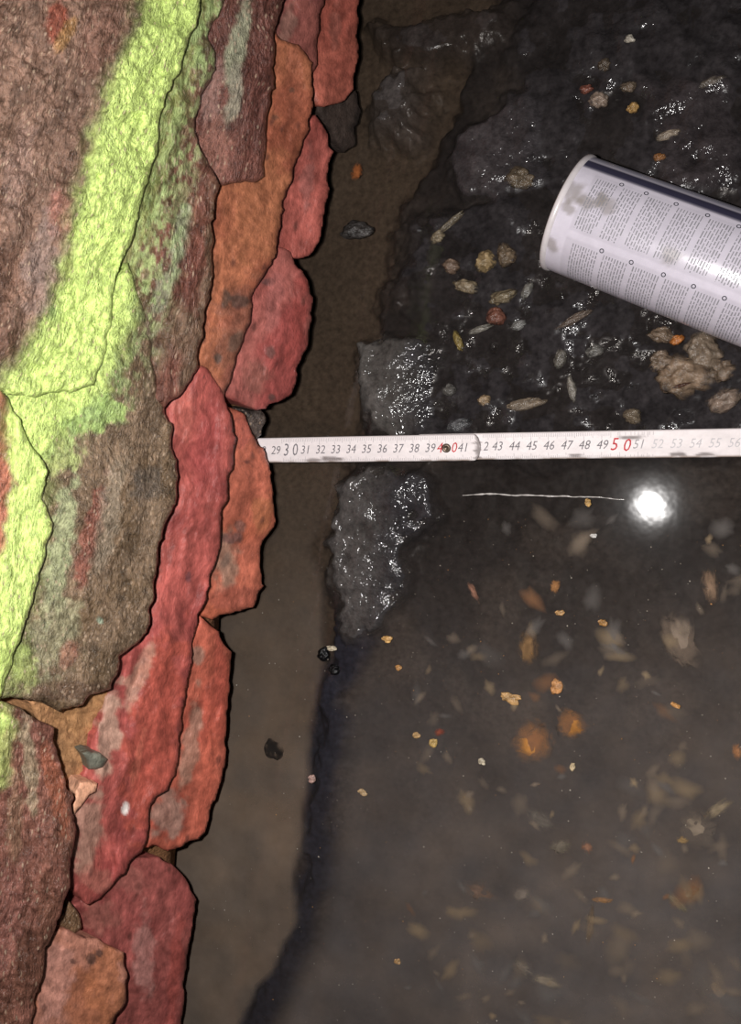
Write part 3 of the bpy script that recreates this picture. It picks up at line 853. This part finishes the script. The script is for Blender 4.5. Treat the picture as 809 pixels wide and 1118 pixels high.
def build_can_body():
    na, np_ = 170, 160
    a = np.linspace(0.0030, can_len, na); ph = np.linspace(-math.pi, math.pi, np_ + 1)[:-1]
    A, PH = np.meshgrid(a, ph, indexing='ij')
    Rr = np.full(A.shape, R_CAN)
    V = can_pt(PH, A, Rr).reshape(-1, 3)
    i = np.arange(na * np_).reshape(na, np_)
    F = np.stack([i[:-1], i[1:], np.roll(i, -1, 1)[1:], np.roll(i, -1, 1)[:-1]], -1).reshape(-1, 4)
    deg = np.degrees(PH).ravel(); ar = A.ravel() * 1000
    nn = fbm(ar, deg * .55, 7, 4, 700)
    c = np.tile(lin((206, 200, 212)), (len(V), 1)) * (1 + .03 * nn[:, None])
    # printed fields stand slightly greyer than the plain white ends
    t = ((deg > -78) & (deg < 48) & (ar > 12)).astype(float) * (1 - ((deg > -17) & (deg < -9)))
    c = c * (1 - .12 * t[:, None])
    st = (smooth(53, 54.5, deg) * (1 - smooth(66.5, 68, deg)))[:, None]
    c = c * (1 - st) + lin((58, 56, 76)) * st
    g = (smooth(68, 72, deg) * (1 - smooth(150, 160, deg)))[:, None]
    c = c * (1 - g) + lin((168, 166, 182)) * g
    for (qa, qd, ra, rd) in ((7, 24, 7, 12), (14, 20, 8, 9), (26, 24, 9, 9), (8, 6, 5, 6), (21, 26, 4, 8), (6, -30, 6, 10), (66, 2, 7, 10)):
        q = np.hypot((ar - qa) / ra, (deg - qd) / rd) + nn * .55
        m = (1 - smooth(.35, 1.0, q))[:, None] * .6
        c = c * (1 - m) + lin((128, 120, 112)) * m
    return mesh_np('body', V, F, M_CAN, c)

body = link('body', build_can_body(), can)
rim = link('bottom_rim', lathe('bottom_rim', [(R_CAN * .55, .007), (R_CAN * .80, .0045), (R_CAN * .93, .0012), (R_CAN * .985, -.0006), (R_CAN * 1.022, .0002), (R_CAN * 1.03, .0014), (R_CAN * 1.022, .0028), (R_CAN * .995, .0034)], 96, M_STEEL), can)
dome = link('bottom_dome', lathe('bottom_dome', [(.0001, .0125), (.008, .012), (.014, .0095), (R_CAN * .56, .007)], 64, M_STEEL), can)
link('shoulder', lathe('shoulder', [(R_CAN, can_len), (R_CAN * 1.03, can_len + .001), (R_CAN * 1.03, can_len + .003), (R_CAN * .9, can_len + .009), (R_CAN * .62, can_len + .016), (R_CAN * .45, can_len + .018)], 72, M_STEEL), can)
link('cap', lathe('cap', [(R_CAN * .93, can_len + .006), (R_CAN * .94, can_len + .012), (R_CAN * .86, can_len + .036), (R_CAN * .80, can_len + .039), (.0001, can_len + .040)], 72, M_CAP), can)

def print_block(a0, a1, d0, d1, seed):
    """lines of unreadable small print, wrapped round the can"""
    rg = random.Random(seed); V = []; F = []
    nl = max(3, int((a1 - a0) / 0.00145)); r = R_CAN + .00006
    for k in range(nl):
        a = a0 + (k + .5) * (a1 - a0) / nl
        p = d1
        end = d0 + (rg.uniform(0, 18) if k == nl - 1 else rg.uniform(0, 2.5))
        while p > end:
            wlen = rg.uniform(2.2, 7.5); q = max(p - wlen, end)
            hw = .00030 * rg.uniform(.7, 1.15)
            n = max(1, int((p - q) / 3.5) )
            ps = np.radians(np.linspace(p, q, n + 1))
            b = len(V)
            for t in ps:
                V.append(can_pt(np.array(t), a - hw, r)); V.append(can_pt(np.array(t), a + hw, r))
            for j in range(n):
                F.append((b + 2 * j, b + 2 * j + 1, b + 2 * j + 3, b + 2 * j + 2))
            p = q - rg.uniform(.9, 1.6)
    me = bpy.data.meshes.new('small_print'); me.from_pydata([tuple(v) for v in V], [], F); me.materials.append(M_PRINT)
    o = link('small_print', me, body); o['kind'] = 'stuff'
    return o

ring_me = None
def mark(a, deg):
    V = []; F = []; n = 20
    for k in range(n):
        t = 2 * math.pi * k / n
        for rr in (.00075, .00125):
            V.append(tuple(can_pt(np.array(math.radians(deg) + rr * math.sin(t) / R_CAN), a + rr * math.cos(t), R_CAN + .0001)))
    for k in range(n):
        j = (k + 1) % n
        F.append((2 * k, 2 * k + 1, 2 * j + 1, 2 * j))
    me = bpy.data.meshes.new('ring_mark'); me.from_pydata(V, [], F); me.materials.append(M_MARK)
    return link('ring_mark', me, body)

up_a = [.0125, .0270, .0405, .0565, .0730, .0890, .1050, .1210, .1370]
lo_a = [.0150, .0325, .0490, .0665, .0825, .0985, .1145, .1305, .1465]
for k in range(len(up_a) - 1):
    print_block(up_a[k] + .0012, up_a[k + 1] - .0012, -8, 44, 40 + k)
    mark(up_a[k + 1] - .0003, 47)
for k in range(len(lo_a) - 1):
    print_block(lo_a[k] + .0012, lo_a[k + 1] - .0012, -76, -21, 70 + k)
    mark(lo_a[k + 1], -18)

# ------------------------------------------------------------------ scraps, pebbles and lumps
def floc_material():
    m, nt, b = mat_new('loose_silt_floc')
    L = nt.links
    a = N(nt, 'ShaderNodeAttribute', attribute_name='Col'); L.new(a.outputs['Color'], b.inputs['Base Color'])
    b.inputs['Roughness'].default_value = .9; b.inputs['Specular IOR Level'].default_value = 0.05
    d = N(nt, 'ShaderNodeAttribute', attribute_name='dens'); L.new(d.outputs['Fac'], b.inputs['Alpha'])
    return m
M_FLOC = floc_material()

def lump(name, px, py, w_, h_, ang, col, z, label, cat, thick=.5, seed=0, rough=.25, alt=None, group=None, soft=0, slimy=False):
    """an irregular lump w_ x h_ pixels across, lying at height z"""
    bm = bmesh.new()
    bmesh.ops.create_icosphere(bm, subdivisions=4, radius=1)
    V = np.array([v.co[:] for v in bm.verts]); F = [[v.index for v in f.verts] for f in bm.faces]
    bm.free()
    s = seed * 13.7
    n = fbm(V[:, 0] * 10 + s * 3 + V[:, 2] * 4, V[:, 1] * 10 + s + V[:, 2] * 3, 9, 3, 800 + seed)
    n2 = fbm(V[:, 0] * 10 + s + V[:, 2] * 5, V[:, 1] * 10 - s, 3.5, 3, 820 + seed)
    n3 = fbm(V[:, 0] * 10 - s + V[:, 2] * 6, V[:, 1] * 10 + s * 2, 1.8, 2, 840 + seed)
    V = V * (1 + 1.1 * rough * n + rough * .5 * n2 + rough * .12 * n3)[:, None]
    rad = np.hypot(V[:, 0], V[:, 1])
    p = at(px, py, z)
    e = at(px + 1.0, py, z); k = np.linalg.norm(e - p)          # metres per pixel here
    t = -math.radians(ang)
    sx_, sy_ = w_ * k / 2, h_ * k / 2
    sz_ = min(sx_, sy_) * (min(thick, .1) if soft else thick)
    V = V * [sx_, sy_, sz_]
    if soft:
        p = p + np.array([0, 0, 0.0003 - V[:, 2].max() - z])
    V = np.stack([V[:, 0] * math.cos(t) - V[:, 1] * math.sin(t), V[:, 0] * math.sin(t) + V[:, 1] * math.cos(t), V[:, 2]], -1)
    c = lin(col)[None] * np.clip(1 + .3 * n2, .5, 1.5)[:, None]
    if alt is not None:
        q = smooth(-.2, .4, n)[:, None]; c = c * (1 - q) + lin(alt)[None] * q
    if soft:
        dens = (1 - smooth(.25, .95, rad + .30 * n2 + .2 * n3)) * soft
        me = mesh_np(name, V, np.array(F), M_FLOC, c, extra={'dens': dens})
    else:
        # slimy edges that thin out into the mud
        dens = 1 - smooth(.72, 1.12, rad + .22 * n2 + .2 * n3) * (1.0 if slimy else 0)
        me = mesh_np(name, V, np.array(F), M_SCRAP, c, extra={'dens': dens})
    o = link(name, me)
    o.location = p
    tag(o, label, cat, group)
    return o

GB = 'tan scraps heaped below the spray can'
GM = 'scraps on the mud bank above the ruler'
GT = 'pebbles and scraps above the spray can'
GS = 'sunken scraps in the murky water'
TAN = (150, 122, 96); PALE = (158, 140, 122)
items = [
    # heap right of centre, below the can
    ('sodden_lump', 745, 412, 62, 48, 10, TAN, .004, 'largest tan sodden lump in the heap below the spray can', 'food scrap', .5, GB),
    ('sodden_lump', 768, 384, 46, 38, 30, (146, 124, 102), .004, 'tan sodden lump right of the orange scrap', 'food scrap', .5, GB),
    ('sodden_lump', 722, 366, 30, 18, 20, (132, 108, 86), .003, 'small tan lump left of the orange scrap, nearest the can', 'food scrap', .5, GB),
    ('sodden_lump', 722, 394, 30, 26, 0, (138, 114, 92), .004, 'tan lump on the left flank of the heap', 'food scrap', .5, GB),
    ('orange_scrap', 739, 371, 17, 11, -35, (216, 122, 44), .010, 'bright orange scrap on the tan heap below the can', 'food scrap', .7, GB),
    ('sodden_lump', 792, 438, 40, 26, -25, (150, 126, 108), .004, 'tan lump just above the ruler at the right edge', 'food scrap', .5, GB),
    ('brown_stalk', 743, 421, 20, 4, -15, (92, 52, 34), .013, 'thin brown stalk across the largest tan lump', 'stalk', 1., GB),
    ('sodden_lump', 788, 405, 30, 30, 0, (138, 114, 92), .003, 'tan lump at the right end of the heap', 'food scrap', .5, GB),
    # bank between the wall and the can
    ('pale_lump', 478, 259, 15, 13, 0, (152, 134, 104), .004, 'round pale lump at the foot of a bent stalk', 'food scrap', .6, GM),
    ('pale_stalk', 492, 243, 36, 6, -35, (126, 112, 90), .003, 'bent pale stalk above the round pale lump', 'stalk', .8, GM),
    ('tan_lump', 493, 291, 18, 16, 20, (140, 112, 92), .004, 'tan lump on the mud left of the tan cluster', 'food scrap', .6, GM),
    ('tan_lump', 530, 286, 22, 22, 40, (176, 146, 98), .004, 'yellowish tan lump in the middle of the bank', 'food scrap', .6, GM),
    ('tan_lump', 553, 279, 20, 24, 0, (130, 108, 84), .004, 'dull brown lump beside the yellowish tan one', 'food scrap', .6, GM),
    ('tan_lump', 507, 313, 30, 16, 15, (150, 130, 100), .004, 'flat tan lump under the yellowish one', 'food scrap', .6, GM),
    ('tan_lump', 548, 324, 30, 16, -15, (140, 122, 92), .004, 'tan lump above the reddish scrap', 'food scrap', .6, GM),
    ('red_scrap', 542, 345, 20, 22, 0, (140, 84, 66), .004, 'reddish brown scrap on the mud bank', 'food scrap', .6, GM),
    ('pale_scrap', 525, 359, 28, 8, -15, (142, 136, 124), .004, 'long pale scrap below the reddish one', 'food scrap', .6, GM),
    ('yellow_scrap', 500, 372, 9, 24, -15, (150, 126, 62), .004, 'narrow yellow scrap standing by the gritty mound', 'food scrap', .6, GM),
    ('grey_scrap', 575, 318, 10, 24, 25, (130, 126, 118), .004, 'narrow grey scrap right of the tan lumps', 'food scrap', .6, GM),
    ('grey_scrap', 566, 355, 18, 10, -20, (136, 134, 130), .004, 'small wet grey scrap left of the dark hollow', 'food scrap', .6, GM),
    ('tan_lump', 529, 437, 15, 11, 0, (178, 146, 108), .003, 'tan lump close above the ruler joint', 'food scrap', .6, GM),
    ('tan_strip', 574, 441, 44, 13, -8, (146, 126, 104), .003, 'long tan strip lying just above the ruler', 'food scrap', .6, GM),
    ('grey_scrap', 490, 425, 15, 14, 0, (112, 108, 102), .003, 'dull grey lump right of the gritty mound', 'food scrap', .6, GM),
    ('grey_scrap', 500, 464, 28, 14, -10, (96, 96, 98), .003, 'dark grey lump touching the ruler above its hinge', 'food scrap', .6, GM),
    ('pale_scrap', 624, 424, 9, 32, -10, (140, 132, 120), .003, 'upright pale strip below the can end', 'food scrap', .6, GM),
    ('pale_scrap', 611, 392, 14, 24, 15, (110, 104, 94), .002, 'faint grey-brown strip under the can end', 'food scrap', .6, GM),
    ('pale_scrap', 649, 383, 20, 14, 0, (124, 120, 114), .003, 'wet grey lump right of the faint strip', 'food scrap', .6, GM),
    ('pale_scrap', 690, 455, 22, 18, 20, (128, 110, 88), .003, 'brown lump above the fifty mark', 'food scrap', .6, GM),
    ('tan_strip', 628, 348, 46, 10, -25, (118, 100, 86), .003, 'brownish strip in the shadow below the can', 'food scrap', .6, GM),
    # above the can
    ('white_pebble', 687, 43, 11, 8, 0, (196, 186, 168), .004, 'small white pebble near the top of the picture', 'pebble', .8, GT),
    ('yellow_pebble', 691, 118, 12, 11, 0, (206, 156, 84), .005, 'yellow-orange pebble above the spray can', 'pebble', .8, GT),
    ('pale_lump', 653, 110, 24, 15, 25, (158, 134, 116), .004, 'pinkish tan lump left of the yellow pebble', 'food scrap', .6, GT),
    ('red_scrap', 641, 97, 15, 10, 0, (150, 84, 66), .004, 'small red scrap above the pinkish lump', 'food scrap', .6, GT),
    ('tan_lump', 686, 95, 16, 13, 0, (128, 108, 88), .004, 'brown lump above the yellow pebble', 'food scrap', .6, GT),
    ('pale_scrap', 730, 147, 28, 9, -15, (166, 146, 124), .004, 'flat pale tan scrap right of the yellow pebble', 'food scrap', .6, GT),
    ('orange_scrap', 720, 172, 14, 9, 0, (164, 104, 52), .003, 'dull orange scrap just above the can edge', 'food scrap', .6, GT),
    ('pale_scrap', 776, 90, 32, 9, -15, (116, 104, 92), .004, 'dim long scrap at the upper right', 'food scrap', .6, GT),
    ('tan_lump', 660, 72, 16, 14, 0, (98, 82, 66), .003, 'dim brown lump below the white pebble', 'food scrap', .6, GT),
    ('brown_lump', 570, 195, 34, 24, 10, (116, 98, 76), .003, 'crumbly brown lump left of the can end', 'food scrap', .5, GT),
    # channel beside the wall
    ('orange_scrap', 392, 190, 14, 20, 0, (170, 92, 44), -.004, 'orange-brown scrap sunk beside the upper bricks', 'food scrap', .5, GS),
    ('dark_stone', 391, 252, 34, 17, 5, (58, 54, 52), .001, 'dark wet stone breaking the water beside the wall', 'stone', .7, None),
    ('dark_lump', 298, 818, 36, 34, 0, (40, 36, 34), -.0015, 'dark lump sunk in the brown channel by the lower bricks', 'stone', .5, None),
    # sunken things in the murk
    ('orange_lump', 582, 810, 36, 40, 25, (216, 140, 62), -.0012, 'larger sunken orange lump in the lower water', 'food scrap', .16, GS),
    ('orange_lump', 622, 790, 27, 30, 0, (206, 134, 60), -.0012, 'sunken orange lump right of the larger one', 'food scrap', .18, GS),
    ('orange_lump', 607, 750, 12, 18, 10, (206, 140, 80), .0004, 'small orange lump above the two sunken ones', 'food scrap', .4, GS),
    ('tan_leaf', 558, 762, 22, 11, 12, (196, 148, 88), .0004, 'tan leaf-shaped scrap left of the small orange lump', 'food scrap', .4, GS),
    ('brown_smear', 577, 706, 24, 42, 0, (150, 112, 72), -.0016, 'faint brown patch sunk above the tan leaf-shaped scrap', 'food scrap', .12, GS),
    ('orange_flake', 606, 640, 12, 17, 10, (180, 122, 72), -.0006, 'orange flake floating high in the middle water', 'food scrap', .3, GS),
    ('orange_flake', 612, 669, 11, 6, -10, (190, 140, 80), .0002, 'small tan flake under the higher orange flake', 'food scrap', .4, GS),
    ('orange_flake', 658, 680, 10, 8, -10, (178, 124, 60), .0002, 'mustard flake right of the small tan flake', 'food scrap', .4, GS),
    ('yellow_seed', 423, 698, 9, 7, 0, (220, 166, 92), .001, 'yellow seed right of the black grit mound', 'seed', .7, GS),
    ('pale_seed', 362, 708, 10, 6, 10, (206, 190, 160), .003, 'pale seed resting on the black grit', 'seed', .7, GS),
    ('black_bit', 365, 731, 12, 11, 0, (16, 16, 18), .001, 'shiny black bit in the dark strip', 'pebble', .7, GS),
    ('black_bit', 353, 714, 12, 14, 0, (16, 16, 18), .001, 'shiny black bit beside the pale seed', 'pebble', .7, GS),
    ('pink_grit', 341, 850, 8, 8, 0, (206, 162, 148), .001, 'pinkish grit grain on the dark strip', 'pebble', .7, GS),
    ('red_sliver', 517, 646, 8, 27, -28, (158, 110, 88), -.0006, 'slanting reddish sliver in the middle water', 'food scrap', .4, GS),
    ('orange_curl', 737, 770, 11, 6, 25, (226, 156, 80), .0012, 'curled orange paring floating at the right', 'food scrap', .8, GS),
    ('pale_smear', 742, 700, 46, 84, -25, (150, 130, 112), -.0016, 'broad pale smear sunk at the right', 'food scrap', .08, GS),
    ('pale_smear', 775, 640, 20, 44, -10, (146, 116, 92), -.0016, 'brownish smear sunk above the broad pale one', 'food scrap', .12, GS),
    ('white_flake', 648, 585, 8, 5, 0, (210, 206, 200), .0008, 'tiny white flake left of the flash glare', 'food scrap', .5, GS),
    ('yellow_bit', 642, 549, 7, 8, 0, (196, 150, 82), .0008, 'yellow bit close to the pale line on the water', 'food scrap', .5, GS),
    ('red_flake', 480, 799, 14, 9, -20, (150, 72, 54), -.0004, 'small red flake left of the orange lumps', 'food scrap', .3, GS),
    ('tan_flake', 455, 803, 7, 8, 0, (196, 152, 92), .0002, 'tan flake left of the small red flake', 'food scrap', .4, GS),
    ('tan_flake', 473, 811, 7, 9, 20, (196, 158, 84), .0002, 'yellowish flake under the small red flake', 'food scrap', .4, GS),
    ('orange_flake', 435, 729, 7, 6, 0, (198, 138, 72), .0002, 'orange flake below the yellow seed', 'food scrap', .4, GS),
    ('tan_flake', 396, 865, 10, 7, 15, (206, 170, 120), .0004, 'tan crumb right of the pinkish grit', 'food scrap', .5, GS),
    ('pale_flake', 526, 832, 7, 6, 0, (206, 190, 160), .0004, 'pale crumb under the larger orange lump, left one', 'food scrap', .5, GS),
    ('pale_flake', 625, 837, 6, 9, 0, (210, 184, 140), .0004, 'pale crumb straight below the right orange lump', 'food scrap', .5, GS),
    ('pale_clump', 762, 905, 44, 36, 10, (150, 132, 112), -.0014, 'pale clump with a tail at the lower right', 'food scrap', .12, GS),
    ('pale_clump', 784, 882, 32, 12, -40, (158, 138, 110), -.0010, 'tail of pale fibre right of the pale clump', 'food scrap', .25, GS),
    ('yellow_curl', 745, 917, 14, 10, -10, (176, 140, 90), -.0006, 'yellowish curl on the pale clump', 'food scrap', .3, GS),
    ('orange_twig', 658, 982, 26, 8, -8, (178, 128, 82), -.0008, 'short orange twig lying level near the bottom', 'twig', .4, GS),
    ('orange_twig', 645, 1010, 10, 50, 8, (128, 106, 84), -.0014, 'dull upright twig below the orange one', 'twig', .3, GS),
    ('pale_clump', 570, 976, 20, 14, -30, (136, 122, 110), -.0012, 'small pale clump left of the orange twig', 'food scrap', .2, GS),
    ('pale_clump', 596, 1070, 32, 14, 0, (150, 134, 114), -.0012, 'longish pale clump near the bottom edge', 'food scrap', .2, GS),
    ('pale_clump', 572, 1056, 24, 16, 20, (130, 118, 106), -.0014, 'dim clump touching the longish pale clump', 'food scrap', .2, GS),
    ('pale_clump', 784, 1086, 36, 46, 10, (148, 126, 104), -.0014, 'broad pale clump in the bottom right corner', 'food scrap', .1, GS),
    ('pale_clump', 738, 983, 26, 12, 40, (138, 124, 100), -.0012, 'slanting pale clump above the corner clump', 'food scrap', .2, GS),
    ('pale_clump', 590, 895, 34, 18, 25, (118, 108, 98), -.0016, 'faint grey clump between orange lumps and twig', 'food scrap', .14, GS),
    ('pink_flake', 641, 924, 14, 14, 0, (160, 112, 86), -.0010, 'pinkish flake above the orange twig', 'food scrap', .3, GS),
    ('pale_clump', 612, 923, 22, 14, -30, (128, 116, 100), -.0012, 'grey clump left of the pinkish flake', 'food scrap', .2, GS),
    ('brown_clump', 523, 973, 34, 20, 10, (128, 102, 86), -.0014, 'brownish clump left of the small pale clump', 'food scrap', .14, GS),
    ('orange_flake', 805, 820, 14, 24, 0, (176, 118, 76), -.0010, 'orange patch cut by the right edge', 'food scrap', .3, GS),
    ('pale_flake', 434, 1050, 7, 6, 0, (196, 150, 96), .0002, 'tan crumb low between strip and clumps', 'food scrap', .5, GS),
]
for k, (nm, px, py, w_, h_, ang, col, z, lab, cat, th, grp) in enumerate(items):
    if z > 0.0025:
        th = th * 1.5
    if grp in (GM, GT, GB):
        g_ = sum(col) / 3; col = tuple((q * .8 + g_ * .2) * .86 for q in col)
    if nm in ('pale_clump', 'orange_lump', 'brown_clump') and z < 0:
        w_ *= 1.3; h_ *= 1.3
    if grp == GS:
        g_ = sum(col) / 3; col = tuple(q * .82 + g_ * .18 for q in col)
    lump(nm, px, py, w_, h_, ang, col, z, lab, cat, th, seed=k + 1, rough=.12 if nm == 'dark_lump' else .34 if 'lump' in nm or 'clump' in nm or 'smear' in nm else .28, group=grp, slimy=grp in (GM, GT, GB) and 'pebble' not in nm,
         soft=(.8 if ('clump' in nm or 'smear' in nm) else .95 if 'dark' in nm else .8) if z < 0 else 0)

# pale tube standing in for the flash glint along the water film's edge
def film_edge():
    xs = np.linspace(505, 682, 90)
    ys = np.interp(xs, [505, 530, 560, 600, 640, 682], [541, 539.5, 540.5, 541.5, 542.5, 545]) + fbm(xs, xs * 0, 14, 3, 950) * .7
    P = at(xs, ys, 0.0006)
    r = np.interp(xs, [505, 535, 600, 682], [.0002, .00055, .0005, .00015]) * (1 + .5 * fbm(xs, xs * 0 + 5, 5, 2, 951))
    k = 6; V = []
    for p, rr in zip(P, r):
        for j in range(k):
            a = 2 * math.pi * j / k
            V.append(p + np.array([0, rr * math.cos(a), rr * math.sin(a)]))
    i = np.arange(len(P) * k).reshape(-1, k)
    F = np.stack([i[:-1], i[1:], np.roll(i, -1, 1)[1:], np.roll(i, -1, 1)[:-1]], -1).reshape(-1, 4)
    me = mesh_np('film_edge_glint', np.array(V), F, plain('film_edge_pale', (196, 190, 186), .15, .6, var=.3))
    tag(link('film_edge_glint', me), 'thin pale tube standing in for the glinting film edge on the water below the ruler', 'film_edge')
film_edge()

# fine pale specks drifting on the water
def specks():
    rg = np.random.default_rng(5)
    n = 620
    px = rg.uniform(210, 815, n); py = rg.uniform(560, 1125, n)
    keep = px > np.interp(py, [560, 680, 920, 1118], [310, 262, 222, 215])
    px, py = px[keep], py[keep]
    P = at(px, py, 0.0004); V = []; F = []; C = []
    for p in P:
        r = .00016 + .00032 * rg.random() ** 4
        b = len(V)
        for d in ((1, 0, 0), (-1, 0, 0), (0, 1, 0), (0, -1, 0), (0, 0, .6), (0, 0, -.6)):
            V.append(p + np.array(d) * r * rg.uniform(.7, 1.4))
        for f in ((0, 2, 4), (2, 1, 4), (1, 3, 4), (3, 0, 4), (2, 0, 5), (1, 2, 5), (3, 1, 5), (0, 3, 5)):
            F.append([b + q for q in f])
        cc = lin((200, 190, 176)) if rg.random() < .7 else lin((190, 140, 90))
        C += [cc * rg.uniform(.5, 1.1)] * 6
    me = mesh_np('drifting_specks', np.array(V), np.array(F), M_SCRAP, np.array(C), smooth_shade=False, extra={'dens': np.ones(len(V))})
    tag(link('drifting_specks', me), 'fine pale specks drifting on the murky water', 'specks', kind='stuff')
specks()

# loose flocs of silt hanging just under the surface, past counting
def flocs():
    rg = np.random.default_rng(12)
    tv = []; tf = []; tc = []; td = []
    base = []
    n = 0
    nr, na = 4, 14
    while n < 170:
        px = rg.uniform(430, 830); py = rg.uniform(565, 1120)
        if fbm(np.array([px]), np.array([py]), 90, 3, 990)[0] < -.05:
            continue
        n += 1
        k = .00056
        a = rg.uniform(0, math.pi); L_ = rg.uniform(5, 19) * k; W_ = L_ * rg.uniform(.35, .8)
        col = [(150, 134, 118), (168, 146, 118), (160, 116, 84), (128, 122, 118)][rg.choice(4, p=[.45, .25, .06, .24])]
        den = rg.uniform(.2, .48) * (1.3 if L_ < 9 * k else 1)
        c0 = at(px, py, 0.0002); b = sum(len(q) for q in tv)
        ang = np.linspace(0, 2 * math.pi, na, endpoint=False)
        lob = 1 + .35 * np.array([fbm(np.array([math.cos(t) * 8 + n * 3.1]), np.array([math.sin(t) * 8]), 5, 3, 991)[0] for t in ang])
        V = [c0 + [0, 0, .0004]]; D = [den]
        for r in range(1, nr + 1):
            f = r / nr
            for t, lb in zip(ang, lob):
                x = math.cos(t) * L_ * f * lb; y = math.sin(t) * W_ * f * lb
                V.append(c0 + np.array([x * math.cos(a) - y * math.sin(a), x * math.sin(a) + y * math.cos(a), .0004 * (1 - f * f) + .00001]))
                D.append(den * max(0, (1 - f ** 1.5)))
        for j in range(na):
            tf.append((b, b + 1 + j, b + 1 + (j + 1) % na))
            for r in range(nr - 1):
                p = b + 1 + r * na
                tf.append((p + j, p + na + j, p + na + (j + 1) % na)); tf.append((p + j, p + na + (j + 1) % na, p + (j + 1) % na))
        tv.append(np.array(V)); td += D; tc += [lin(col)] * len(V)
    me = mesh_np('silt_flocs', np.concatenate(tv), np.array(tf), M_FLOC, np.array(tc), extra={'dens': np.array(td)})
    tag(link('silt_flocs', me), 'loose pale flocs of silt hanging in the murky water', 'silt', kind='stuff')
flocs()
